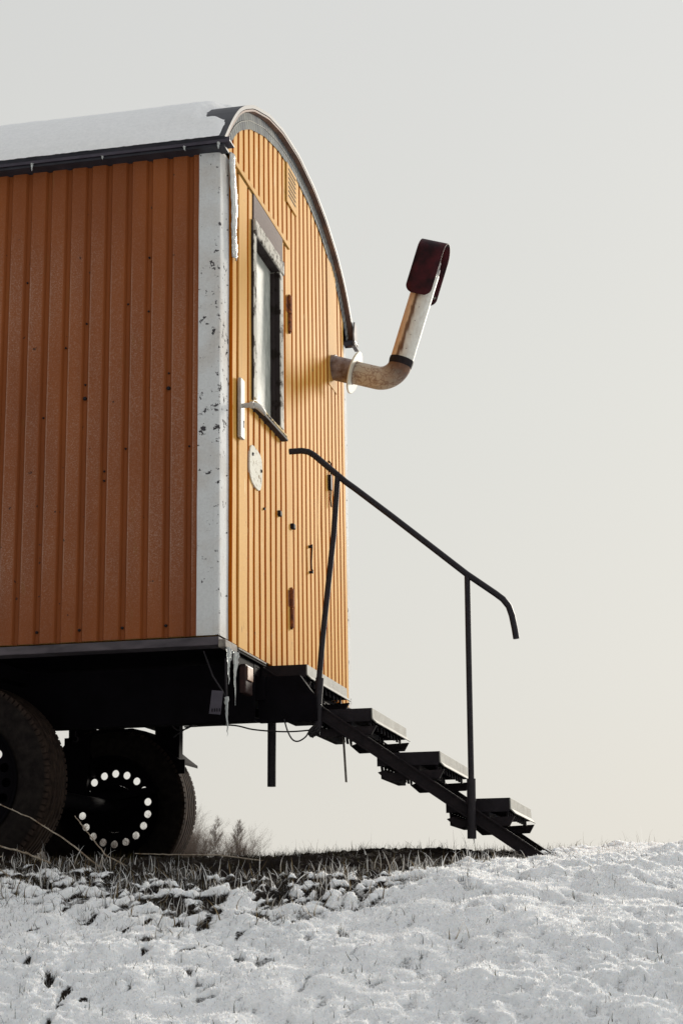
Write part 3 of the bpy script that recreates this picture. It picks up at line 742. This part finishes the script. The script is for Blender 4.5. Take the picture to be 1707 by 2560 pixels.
# ------------------------------------------------------------------ steps
st = empty('entrance_steps', (.66, 1.0, -.86))
tag(st, 'dark steel steps with four treads and one tube handrail below the door', 'steps')
SY0, SY1 = .592, 1.402
def tread(i, xf, zt, back):
    mb = MB(); zb = zt - .047
    # pan: top, back and end flanges
    mb.box(xf - back, xf - .003, SY0 + .003, SY1 - .003, zt - .006, zt)
    mb.box(xf - back, xf - .004, SY0, SY0 + .003, zb - .008, zt - .001); mb.box(xf - back, xf - .004, SY1 - .003, SY1, zb - .008, zt - .001)
    mb.box(xf - back, xf - back + .004, SY0 + .003, SY1 - .003, zb, zt - .006)
    t = obj('tread', mb, M['tread_side'], st)  # pan coloured dark as the shaded part, only the nosing coloured as lit
    # bright nosing: face with folded lip
    mb = MB(); mb.prism([(xf - .003, zt + .001), (xf + .001, zt - .002), (xf + .002, zb + .004), (xf + .020, zb - .016), (xf + .017, zb - .018), (xf - .003, zb + .002)], 'y', SY0 + .001, SY1)
    obj('nosing', mb, M['tread_metal'], t)
    # zigzag grid under the pan, carried by boat-shaped bearers at both ends
    mb = MB()
    for q, xx in enumerate((xf - .02, xf - .10, xf - .18, xf - back + .012)):
        for k in range(10):
            y = SY0 + .03 + k * .078
            mb.prism([(y, zb - .004), (y + .022, zb - .004), (y + .040, zb - .030), (y + .018, zb - .030)], 'x', xx - .004, xx + .004)
    mb.box(xf - .13, xf - .09, SY0 + .02, SY1 - .2, zb - .030, zb - .006)
    obj('grid', mb, M['tread_side'], t)
    for yy in (SY0 + .004, SY1 - .020):
        mb = MB(); b = [(xf - back + .0, zt - .075), (xf - back + .03, zt - .066), (xf - back + .05, zt - .078), (xf + .016, zt - .070), (xf - .006, zt - .108), (xf - back + .042, zt - .112)]
        if yy < 1: b = [(x, z - .004) for x, z in b]
        mb.prism(b, 'y', yy, yy + .016); obj('bearer', mb, M['rustdark'], t, bevel=.002)
    mb = MB(); mb.box(xf - back + .012, xf - back + .045, SY0 + .02, SY0 + .42, zt - .105, zt - .07); mb.box(xf - .16, xf - .12, SY0 + .02, SY1 - .02, zt - .098, zt - .083); obj('cross_bar', mb, M['rustdark'], t)
    return t
for i, (xf, zt, back) in enumerate(((.213, -.043, .20), (.491, -.240, .262), (.772, -.430, .264), (1.055, -.628, .264))): tread(i, xf, zt, back)
def stringer(y0, y1):
    mb = MB(); xs_ = (.02, 1.185); top = lambda x: -.236 - .698 * (x - .294)
    mb.prism([(.02, top(.02)), (1.185, top(1.185)), (1.14, top(1.185) - .022), (1.105, top(1.105) - .060), (.02, top(.02) - .060)], 'y', y0, y1)
    for dz in (.0, -.057):
        mb.prism([(.03, top(.03) + dz + .001), (1.15, top(1.15) + dz + .001), (1.15, top(1.15) + dz - .006), (.03, top(.03) + dz - .006)] if dz == 0 else [(.03, top(.03) + dz + .002), (1.08, top(1.08) + dz + .002), (1.08, top(1.08) + dz - .005), (.03, top(.03) + dz - .005)], 'y', y0 - .014, y0 - .0005)
    return obj('stringer', mb, M['rustdark'], st)
stringer(.570, .588); stringer(1.404, 1.420)
rail = [(.150, .565, .893), (.205, .565, .893), (.235, .565, .886), (.262, .565, .868), (.30, .565, .832), (.366, .565, .770), (.40, .565, .738), (.44, .565, .706), (.60, .565, .571), (.75, .565, .442), (.912, .565, .302), (1.03, .565, .212), (1.06, .565, .187), (1.083, .565, .155), (1.095, .565, .115), (1.104, .565, .06), (1.109, .565, .018)]
mb = MB(); mb.tube(rail, .0135, 14); hr = obj('handrail', mb, M['steel'], st)
mb = MB(); mb.tube([(.364, .565, .765), (.345, .563, .52), (.29, .560, .06), (.270, .558, -.15)], .0125, 14); mb.tube([(.276, .559, -.11), (.268, .558, -.20), (.266, .557, -.32)], .0175, 14); obj('rail_post', mb, M['steel'], hr)
mb = MB(); mb.tube([(.914, .565, .300), (.910, .562, 0), (.903, .558, -.56)], .0125, 14); mb.tube([(.903, .558, -.55), (.898, .557, -.79)], .0185, 14); obj('rail_post', mb, M['steel'], hr)
mb = MB(); mb.box(.30, .306, .9, .92, -.52, -.30, Matrix.Rotation(-.05, 3, 'Y')); obj('loose_strap', mb, M['sill_pale'], st)

# ------------------------------------------------------------------ cables
def cable(name, pts, r, label, group=None):
    # smooth the hand-laid points
    P = [Vector(p) for p in pts]; out = []
    for i in range(len(P) - 1):
        p0, p1, p2, p3 = P[max(i - 1, 0)], P[i], P[i + 1], P[min(i + 2, len(P) - 1)]
        for t in np.linspace(0, 1, 7)[:-1]:
            out.append(.5 * ((2 * p1) + (p2 - p0) * t + (2 * p0 - 5 * p1 + 4 * p2 - p3) * t * t + (3 * p1 - p0 - 3 * p2 + p3) * t ** 3))
    out.append(P[-1]); base = out[0].copy(); mb = MB(); mb.tube([p - base for p in out], r, 8)
    o = obj(name, mb, M['cable'], None, loc=tuple(base), local=True); return tag(o, label, 'cable', group)
GC = 'cables slung under the wagon'
cable('cable', [(-.30, .5, -.300), (-.10, .5, -.300), (.0, .5, -.322), (.10, .5, -.334), (.18, .5, -.337), (.26, .5, -.333)], .0032, 'black cable sagging almost level from chassis to the steps', GC)
cable('cable', [(.135, .5, -.285), (.15, .5, -.335), (.17, .5, -.370), (.195, .5, -.378), (.225, .5, -.362), (.242, .5, -.338)], .0032, 'black cable hanging in a short loop just left of the steps', GC)
cable('cable', [(-.36, .5, -.285), (-.33, .5, -.312), (-.29, .5, -.308), (-.25, .5, -.288)], .003, 'black cable drooping beside the right hand chassis post', GC)
cable('cable', [(-.34, .48, -.345), (-.31, .48, -.325), (-.27, .48, -.30), (-.23, .48, -.285)], .003, 'black cable end slanting down onto the chassis post', GC)
mb = MB()
for k in range(9):
    a = k * 2.4; mb.tube([(.012 * math.cos(a) - .012, .008 * math.sin(a * 1.7), .012 * math.sin(a) - .012), (.012 * math.cos(a) + .012, .008 * math.cos(a), .012 * math.sin(a) + .010)], .007, 7)
k_ = obj('cable_knot', mb, M['cable'], None, loc=(.262, .5, -.338), local=True); tag(k_, 'knotted black bundle where the cables meet the steps', 'cable knot')

# ------------------------------------------------------------------ ground
def base_h(x, y):
    yy = [-1500, -60, -30, -8, -4.2, -3.0, -2.2, -1.5, -.9, -.3, .3, 1, 2, 3, 5, 10, 60, 200, 1500]
    zz = [-9, -9, -8, -2.95, -1.93, -1.57, -1.33, -1.13, -.98, -.885, -.865, -.845, -.80, -.80, -.98, -1.7, -7, -7, -7]
    z = np.interp(y, yy, zz)
    z = z + .008 * ss(.9, 1.9, x) * np.exp(-((y - 2.2) / 1.6) ** 2) - .022 * ss(.9, 1.5, x) * np.exp(-((y - .2) / 1.0) ** 2)
    rut = ss(-.15, -.45, x) * ss(.02, .25, y) * (1 - ss(2.4, 2.8, y)); z = z - .10 * rut
    z = z + .035 * np.exp(-((x - .55) / .5) ** 2 - ((y - .9) / .5) ** 2)
    z = z - .085 * np.exp(-((x - 1.16) / .28) ** 2 - ((y - .35) / .62) ** 2)
    z = z + .018 * np.exp(-((x + .35) / .5) ** 2 - ((y + .15) / .18) ** 2)
    return z
def edge_y(x):
    return np.interp(x, [-2, -.8, -.3, 0, .3, .5, .8, 1.0, 1.2], [-.24, -.28, -.38, -.60, -.78, -.68, -.58, -.36, -.05])
def snow_mask(x, y):
    """1 = closed snow, 0 = bare"""
    n = gn(x * 5, y * 5, 51) * .30 + gn(x * 14, y * 14, 52) * .22 + gn(x * 40, y * 40, 53) * .22
    edge = edge_y(x)
    shelter = ss(edge - .30, edge + .12, y + n * .85) * (1 - ss(1.05, 1.28, x + n * .4)) * (1 - ss(1.5, 2.6, y + n))
    # thin cover in front of the wheels
    zone = ss(-1.15, -.20, y - edge + n * .9) * (1 - ss(.7, 1.35, x + n * .6))
    patch = ss(-.22, .30, gn(x * 9, y * 12, 57) + .8 * gn(x * 24, y * 30, 58) - .27 + .60 * zone)
    m = (1 - shelter) * (1 - zone * patch * .95)
    pits = ss(.27, .43, gn(x * 13, y * 8, 54) + gn(x * 30, y * 16, 55) * .7)
    left = .50 + .50 * ss(1.2, -.6, x)
    m = m - pits * .9 * left
    tuft = ss(.42, .6, gn(x * 2.3 + 5, y * 4, 56)) * ss(1.0, 2.4, y) * .5
    return np.clip(m - tuft, 0, 1)
def detail_h(x, y, m):
    near = (np.abs(x - .5) < 4) & (y > -6) & (y < 6)
    b1 = np.abs(gn(x * 5.5, y * 5.5, 61)); b2 = np.abs(gn(x * 13, y * 13, 62)); b3 = np.abs(gn(x * 30, y * 30, 63)); b4 = gn(x * 68, y * 68, 64)
    b0 = np.abs(gn(x * 3.1, y * 3.1, 69))
    hs = .045 * b0 + .038 * b1 + .026 * b2 + .016 * b3 + .007 * b4 + .03 * gn(x * 1.6, y * 1.6, 65)
    rough = .40 + .85 * ss(-.25, .28, gn(x * 1.4, y * 1.4, 70)); hs = .045 * b0 + .032 * b1 + (.024 * b2 + .012 * b3 + .006 * b4) * rough + .03 * gn(x * 1.6, y * 1.6, 65)
    clod = .035 * np.abs(gn(x * 11, y * 11, 66)) + .022 * np.abs(gn(x * 26, y * 26, 67)) + .008 * gn(x * 60, y * 60, 68)
    return np.where(near, hs * (.35 + .65 * m) + clod * (1 - m) * .9 - .018 * (1 - m), 0)
def H(x, y):
    m = snow_mask(x, y); return base_h(x, y) + detail_h(x, y, m), m
def far_axis(a, b, fine, c0, c1):
    lo = c0 - np.geomspace(.05, abs(a - c0), 42)[::-1]; hi = c1 + np.geomspace(.05, abs(b - c1), 42)
    return np.concatenate([lo, np.arange(c0, c1, fine), hi])
gx = far_axis(-1500, 1500, .0068, -1.6, 2.9); gy = far_axis(-1500, 1500, .0068, -3.1, 1.1)
mid = np.arange(1.1, 3.6, .02); gy = np.concatenate([gy[gy < 1.1], mid, 3.6 + np.geomspace(.05, 1500, 44)])
X, Y = np.meshgrid(gx, gy); Z, Mk = H(X, Y)
nx, ny = len(gx), len(gy)
me = bpy.data.meshes.new('ground'); me.vertices.add(nx * ny)
me.vertices.foreach_set('co', np.stack([X, Y, Z], -1).astype(np.float32).ravel())
I = np.arange(nx * ny).reshape(ny, nx); Q = np.stack([I[:-1, :-1], I[:-1, 1:], I[1:, 1:], I[1:, :-1]], -1).reshape(-1, 4)
me.loops.add(Q.size); me.loops.foreach_set('vertex_index', Q.ravel().astype(np.int32)); me.polygons.add(len(Q))
me.polygons.foreach_set('loop_start', (np.arange(len(Q)) * 4).astype(np.int32)); me.polygons.foreach_set('loop_total', np.full(len(Q), 4, np.int32))
me.polygons.foreach_set('use_smooth', np.ones(len(Q), bool))
at = me.attributes.new('snow', 'FLOAT', 'POINT'); at.data.foreach_set('value', Mk.astype(np.float32).ravel())
me.update(); me.validate(); me.materials.append(M['ground'])
ground = bpy.data.objects.new('ground', me); COL.objects.link(ground); tag(ground, 'lumpy snowy field rising to a crest with bare soil beneath the wagon', kind='structure')

# ------------------------------------------------------------------ blades
def blade_mesh(name, x, y, z, length, width, az, lean, curl, c0, c1, mat, segs=3, lift=0):
    """ribbons: root (x,y,z); each bends toward az; colours c0 at root, c1 at tip"""
    n = len(x); t = np.linspace(0, 1, segs + 1)
    ang = lean[:, None] + curl[:, None] * t[None, :]
    dl = length[:, None] / segs
    hor = np.concatenate([np.zeros((n, 1)), np.cumsum(np.sin(ang[:, 1:]) * dl, 1)], 1); ver = np.concatenate([np.zeros((n, 1)), np.cumsum(np.cos(ang[:, 1:]) * dl, 1)], 1)
    cx = x[:, None] + np.cos(az)[:, None] * hor; cy = y[:, None] + np.sin(az)[:, None] * hor; cz = z[:, None] + ver - lift
    wd = width[:, None] * (1 - t[None, :] ** 1.6) * .5 + .00015
    fa = rng.uniform(0, 2 * np.pi, n); px = np.cos(fa)[:, None] * wd; py = np.sin(fa)[:, None] * wd
    V = np.stack([np.stack([cx - px, cy - py, cz], -1), np.stack([cx + px, cy + py, cz], -1)], 2)   # n, seg+1, 2, 3
    k = (segs + 1) * 2; b = (np.arange(n) * k)[:, None]
    q = np.array([[2 * i, 2 * i + 1, 2 * i + 3, 2 * i + 2] for i in range(segs)]).ravel()[None, :]
    F = (b + q).reshape(-1, 4)
    me = bpy.data.meshes.new(name); me.vertices.add(n * k); me.vertices.foreach_set('co', V.astype(np.float32).ravel())
    me.loops.add(F.size); me.loops.foreach_set('vertex_index', F.ravel().astype(np.int32)); me.polygons.add(len(F))
    me.polygons.foreach_set('loop_start', (np.arange(len(F)) * 4).astype(np.int32)); me.polygons.foreach_set('loop_total', np.full(len(F), 4, np.int32))
    C = c0[:, None, :] * (1 - t[None, :, None]) + c1[:, None, :] * t[None, :, None]
    C = np.repeat(C[:, :, None, :], 2, 2).reshape(-1, 3); C = np.concatenate([C, np.ones((len(C), 1))], 1)
    a = me.attributes.new('tint', 'FLOAT_COLOR', 'POINT'); a.data.foreach_set('color', C.astype(np.float32).ravel())
    me.update(); me.materials.append(mat)
    o = bpy.data.objects.new(name, me); COL.objects.link(o); return o
def scatter(n, x0, x1, y0, y1, dens):
    x = rng.uniform(x0, x1, n); y = rng.uniform(y0, y1, n); z, m = H(x, y); k = rng.uniform(0, 1, n) < dens(x, y, m)
    return x[k], y[k], z[k], m[k]
def pick(n, cols):
    i = rng.integers(0, len(cols), n); return np.array(cols)[i] * rng.uniform(.7, 1.25, (n, 1))
S = []
white = [(.72, .73, .74), (.66, .67, .68), (.78, .78, .78)]; dark = [(.022, .020, .008), (.035, .026, .012), (.05, .036, .018), (.03, .036, .012)]; tan = [(.16, .12, .07), (.10, .075, .04), (.22, .17, .10)]
def field(n, box, dens, L0, L1, w0, w1, lean, curl, c0, c1, frost, rime=white):
    x, y, z, m = scatter(n, *box, dens); k = len(x)
    tip = pick(k, c1); fr = rng.uniform(0, 1, k) < frost; tip[fr] = pick(int(fr.sum()), rime); root = pick(k, c0); hf = fr & (rng.uniform(0, 1, k) < .45); root[hf] = tip[hf] * .8
    S.append((x, y, z, rng.uniform(L0, L1, k) * rng.uniform(.6, 1, k), rng.uniform(w0, w1, k), rng.uniform(0, 2 * np.pi, k), rng.normal(0, lean, k), np.abs(rng.normal(curl, .5, k)), root, tip))
# dark matted grass under the wagon and steps
def clump(x, y, s=71): return ss(.02, .34, gn(x * 5, y * 5, s) + .55 * gn(x * 13, y * 13, s + 1))
black = [(.008, .006, .004), (.012, .009, .006), (.018, .013, .008), (.010, .010, .005)]
# dark matted grass under the wagon and steps
field(90000, (-1.6, 1.3, -1.0, 1.9), lambda x, y, m: (m < .45) * (.15 + .85 * clump(x, y)) * (1 - .8 * ss(.3, .6, x) * ss(1.1, .8, x)), .015, .060, .0010, .0024, 1.7, 1.4, black, black + dark[:2], .035)
# frosted tangle in front of the bare strip
field(120000, (-1.3, 1.3, -2.0, .1), lambda x, y, m: ((m < .75) * .95 + .05 + .14 * ss(.8, -.2, x)) * (.25 + .75 * clump(x, y, 75)) * (y < edge_y(x) + .02), .012, .042, .0011, .0027, 1.7, 1.4, black + dark, dark + tan, .62, [(.34, .34, .34), (.46, .47, .47), (.24, .24, .24)])
# bent frosted straws lying across it
field(14000, (-1.6, 1.2, -1.6, -.25), lambda x, y, m: ss(.97, .6, m) * .9 * (.3 + .7 * clump(x, y, 81)) * (y < edge_y(x) + .05), .035, .10, .0024, .0050, 1.35, 1.0, tan, tan, .80)
# crest tufts
field(40000, (-.9, 3.4, .4, 3.3), lambda x, y, m: (.05 + .8 * ss(.1, .45, gn(x * 2.3 + 5, y * 4, 56)) + .5 * (x < 1.2)) * (.10 + .9 * clump(x, y, 77)), .018, .080, .0010, .0022, .75, 1.4, dark + tan, tan + dark, .40)
# thin tall stems on the crest
field(260, (-.6, 3.0, .4, 2.6), lambda x, y, m: .3 + .7 * clump(x, y, 79), .06, .14, .0010, .0016, .25, .6, dark, tan, .15)
# green-dark blades poking out of the snow, thick in the pits
field(36000, (-1.2, 2.6, -2.7, .2), lambda x, y, m: (m < .6) * .5 * ss(-.1, .3, gn(x * 6, y * 6, 83)) + .08 + .45 * ss(1.5, -.4, x) * ss(.02, .4, gn(x * 4, y * 4, 73)), .012, .046, .0013, .0030, .75, 1.1, [(.04, .042, .016), (.05, .04, .018)], [(.035, .038, .012), (.08, .068, .026), (.03, .025, .018)], .15)
cat = [np.concatenate([s[i] for s in S]) for i in range(10)]
gr = blade_mesh('grass', *cat, M['grass'], 4, .006); tag(gr, 'dead and frosted grass blades poking through the snow and beneath the wagon', 'grass', kind='stuff')
# hoar-frost needles all over the snow
x, y, z, m = scatter(300000, -1.3, 2.7, -2.8, 1.2, lambda x, y, m: ss(.45, .75, m) * np.where(np.abs(x - 1.81 + (y + 6.2) * .213) < .24 * (y + 6.2) + .2, 1.0, .12)); k = len(x)
c = pick(k, [(.84, .85, .86), (.88, .885, .89), (.80, .81, .825)]).clip(.6, .92)
fz = blade_mesh('hoar_frost', x, y, z, rng.uniform(.004, .0105, k), rng.uniform(.0016, .0042, k), rng.uniform(0, 2 * np.pi, k), rng.normal(0, .55, k), rng.normal(0, .5, k), c, c, M['frost'], 2, .002)
tag(fz, 'fluffy white frost needles covering the snow surface', 'frost', kind='stuff')

# ------------------------------------------------------------------ single stalks, leaf
GS = 'dry stalks leaning in front of the wheels'
def stalk(pts, r, label):
    base = Vector(pts[0]); P = [Vector(p) - base for p in pts]; mb = MB(); out = []
    for i in range(len(P) - 1):
        for t in np.linspace(0, 1, 9)[:-1]: out.append(P[i].lerp(P[i + 1], t) + Vector((random.uniform(-1, 1), random.uniform(-1, 1), random.uniform(-1, 1))) * r * .35)
    out.append(P[-1]); mb.tube(out, [r * (1 - .45 * i / len(out)) for i in range(len(out))], 6)
    for i in range(0, len(out) - 1):
        if random.random() < .8:
            d = Vector((random.uniform(-1, 1), random.uniform(-1, 1), random.uniform(0, 1))) * r * 2.0; mb.tube([out[i], out[i] + d], [r * .6, r * .25], 5)
    o = obj('dry_stalk', mb, M['stalk'], None, loc=tuple(base), local=True); tag(o, label, 'stalk', GS)
stalk([(-.33, -.40, -.90), (-.47, -.38, -.80), (-.62, -.36, -.715), (-.765, -.35, -.655)], .0032, 'long frosted stalk leaning left across the far wheel rim')
stalk([(-.22, -.42, -.90), (-.30, -.42, -.86), (-.385, -.40, -.77), (-.43, -.40, -.715)], .0028, 'brown stalk standing steeply below the far wheel rim')
stalk([(-.50, -.45, -.885), (-.60, -.45, -.845), (-.72, -.44, -.815), (-.84, -.44, -.805)], .0042, 'thick pale stalk lying low at the near tyre edge')
stalk([(-.52, -.72, -.955), (-.57, -.70, -.92), (-.63, -.70, -.885), (-.58, -.69, -.865)], .003, 'short bent white stalk in the frosted grass below the tyres')
stalk([(.30, -.36, -.895), (.12, -.38, -.868), (-.06, -.38, -.862), (-.20, -.39, -.855)], .0026, 'nearly level straw lying along the shaded strip under the wagon')
stalk([(-.03, .15, -.86), (.02, .15, -.81), (.055, .15, -.775)], .0025, 'dark twig rising from the grass right of the far tyre')
mb = MB(); P = []
for i in range(7):
    u = i / 6; w = .022 * math.sin(math.pi * min(1, u * .95 + .04)) ; P.append([(u * .06 - .03, w * q, .012 * q * q + .010 * math.sin(u * 4)) for q in (-1, -.5, 0, .5, 1)])
mb.grid(P, True); lx, ly = 1.17, .62; lz = float(H(np.array([lx]), np.array([ly]))[0][0])
o = obj('fallen_leaf', mb, M['leaf'], None, loc=(lx, ly, lz + .012), local=True); o.rotation_euler = (.5, -.3, .6); tag(o, 'curled brown leaf on the snow beside the foot of the steps', 'leaf')

# ------------------------------------------------------------------ far trees
def bare_tree(px, py, h, w, label, seed, shrub=False, group='bare trees beyond the crest'):
    rr = random.Random(seed); gz = float(base_h(np.array([px]), np.array([py]))[0])
    root = empty('bare_shrub' if shrub else 'bare_tree', (px, py, gz)); tag(root, label, 'shrub' if shrub else 'tree', group)
    tr = MB(); cr = MB()
    def tw(mb_, p, d, l, r, depth):
        n = 4; path = [Vector(p)]; d = Vector(d).normalized()
        for i in range(n):
            d = (d + Vector((rr.uniform(-1, 1), rr.uniform(-1, 1), rr.uniform(-.3, .8))) * .16).normalized(); path.append(path[-1] + d * l / n)
        mb_.tube(path, [r * (1 - .7 * i / n) for i in range(n + 1)], 4 if depth else 6, cap=False)
        if depth < 3:
            k = (10, 10, 8)[depth]
            for j in range(k):
                t = rr.uniform(.25, 1); i = min(n - 1, int(t * n)); q = path[i].lerp(path[i + 1], t * n - i)
                nd = (d * .75 + Vector((rr.gauss(0, 1), rr.gauss(0, 1), rr.uniform(-.1, .9))) * .62).normalized()
                tw(cr, q, nd, l * rr.uniform(.38, .58), r * .5, depth + 1)
    if shrub:
        for j in range(14): tw(tr if j < 3 else cr, (rr.uniform(-.5, .5) * w, rr.uniform(-.5, .5) * w, h * .3), (rr.gauss(0, .10), rr.gauss(0, .10), 1), h * rr.uniform(.42, .66), .05, 0)
    else:
        tr.tube([(0, 0, 0), (.05 * w, 0, h * .3), (0, 0, h * .65), (.03 * w, 0, h)], [.16, .12, .07, .015], 7)
        for j in range(70):
            t = rr.uniform(.28, .98); a = rr.uniform(0, 6.28); up = .75 + t * .6
            tw(cr, (.03 * w, 0, h * t), (math.cos(a), math.sin(a), up), w * .85 * (1.1 - t) ** .7 + .3, .030, 1)
    obj('trunk', tr, M['twig'], root, local=True, recalc=False); obj('crown', cr, M['twig'], root, local=True, recalc=False)
TD = 250.0
bare_tree(-74.0, TD, 20.8, 3.6, 'slim bare tree left of its twin on the horizon beside the tyre', 101)
bare_tree(-70.4, TD, 20.4, 3.4, 'slim bare tree standing right of its twin on the open horizon', 102)
bare_tree(-77.6, TD - 4, 18.6, 3.0, 'dense bare thicket partly hidden behind the far tyre', 103, True)
bare_tree(-72.2, TD + 6, 17.6, 2.4, 'low bare bush between thicket and the slim horizon trees', 104, True)
bare_tree(-101.8, TD, 18.6, 3.0, 'bare bush glimpsed in the gap between the two tyres', 105, True)

for i, hx in enumerate((-97.0, -92.0, -87.0, -82.3)):
    bare_tree(hx, TD + 3 * i, 18.9 + .4 * (i % 2), 5.5, 'bare hedge shrub glimpsed only through the holes of the far wheel', 120 + i, True, 'hedge shrubs behind the far wheel')
# ------------------------------------------------------------------ light, sky, camera
sun_dir = Vector((1.0, 3.25, 1.14)).normalized()
el = math.asin(sun_dir.z); az = math.atan2(sun_dir.x, sun_dir.y)
ld = bpy.data.lights.new('sun', 'SUN'); ld.energy = 4.5; ld.angle = math.radians(10); ld.color = (1, .93, .82)
lo = bpy.data.objects.new('sun', ld); COL.objects.link(lo); lo.rotation_euler = (-sun_dir).to_track_quat('-Z', 'Y').to_euler(); lo.location = (6, 18, 9)
world = bpy.data.worlds.new('World'); scn.world = world; world.use_nodes = True; nt = world.node_tree; nt.nodes.clear()
out = N(nt, 'ShaderNodeOutputWorld'); bg = N(nt, 'ShaderNodeBackground'); bg.inputs[1].default_value = .1
sky = N(nt, 'ShaderNodeTexSky', sky_type='NISHITA'); sky.sun_disc = False; sky.sun_elevation = el; sky.sun_rotation = az; sky.air_density = 1.2; sky.dust_density = 4; sky.ozone_density = 1
tc = N(nt, 'ShaderNodeTexCoord'); sp = N(nt, 'ShaderNodeSeparateXYZ'); nt.links.new(tc.outputs['Generated'], sp.inputs[0])
# bright high haze: warm white near the horizon, greyer above, dimmer away from the sun
hz = ramp(nt, sp.outputs['Z'], [(0, (.755, .728, .660)), (.12, (.735, .724, .676)), (.30, (.718, .720, .685)), (.55, (.695, .700, .688)), (.72, (.86, .88, .89)), (1, (1.16, 1.20, 1.25))])
dt = mth(nt, 'ADD', mth(nt, 'MULTIPLY', sp.outputs['X'], .30), mth(nt, 'MULTIPLY', sp.outputs['Y'], .95))
mr = N(nt, 'ShaderNodeMapRange', interpolation_type='SMOOTHSTEP'); mr.inputs[1].default_value = -.75; mr.inputs[2].default_value = .72; mr.inputs[3].default_value = .57; mr.inputs[4].default_value = 1.0
nt.links.new(dt, mr.inputs[0])
x_ = mth(nt, 'ADD', mth(nt, 'MULTIPLY', sp.outputs['X'], .20), 1.042)
cl = noise(nt, tc, 1.6, 3, .5, (1, 1, 3), 'Generated'); cl = mth(nt, 'ADD', mth(nt, 'MULTIPLY', cl, .03), .985)
k = mth(nt, 'MULTIPLY', mth(nt, 'MULTIPLY', mth(nt, 'MULTIPLY', mr.outputs[0], x_), cl), 10.0)
hv = N(nt, 'ShaderNodeVectorMath', operation='SCALE'); nt.links.new(hz, hv.inputs[0]); nt.links.new(k, hv.inputs['Scale'])
mx = N(nt, 'ShaderNodeMix', data_type='RGBA'); mx.inputs[0].default_value = .985; mx.clamp_result = False
nt.links.new(sky.outputs[0], mx.inputs[6]); nt.links.new(hv.outputs[0], mx.inputs[7])
nt.links.new(mx.outputs[2], bg.inputs[0]); nt.links.new(bg.outputs[0], out.inputs[0])

cam = bpy.data.cameras.new('camera'); co = bpy.data.objects.new('camera', cam); COL.objects.link(co); scn.camera = co
yaw, pitch, roll = .2098, .2404, -.0151
cy, sy_, cp, sp_ = math.cos(yaw), math.sin(yaw), math.cos(pitch), math.sin(pitch)
f = Vector((-sy_ * cp, cy * cp, sp_)); r = Vector((cy, sy_, 0)); u = r.cross(f); c, s = math.cos(roll), math.sin(roll)
r2 = r * c + u * s; u2 = -r * s + u * c
co.matrix_world = Matrix(((r2.x, u2.x, -f.x, 1.8147), (r2.y, u2.y, -f.y, -6.1779), (r2.z, u2.z, -f.z, -1.0843), (0, 0, 0, 1)))
cam.sensor_fit = 'VERTICAL'; cam.sensor_height = 36; cam.lens = 36 * 4115.9 / 2560; cam.clip_start = .05; cam.clip_end = 5000
cam.dof.use_dof = True; cam.dof.focus_distance = 6.6; cam.dof.aperture_fstop = 16
scn.view_settings.view_transform = 'Standard'; scn.view_settings.look = 'None'; scn.view_settings.exposure = 0; scn.view_settings.gamma = 1
scn.render.film_transparent = False
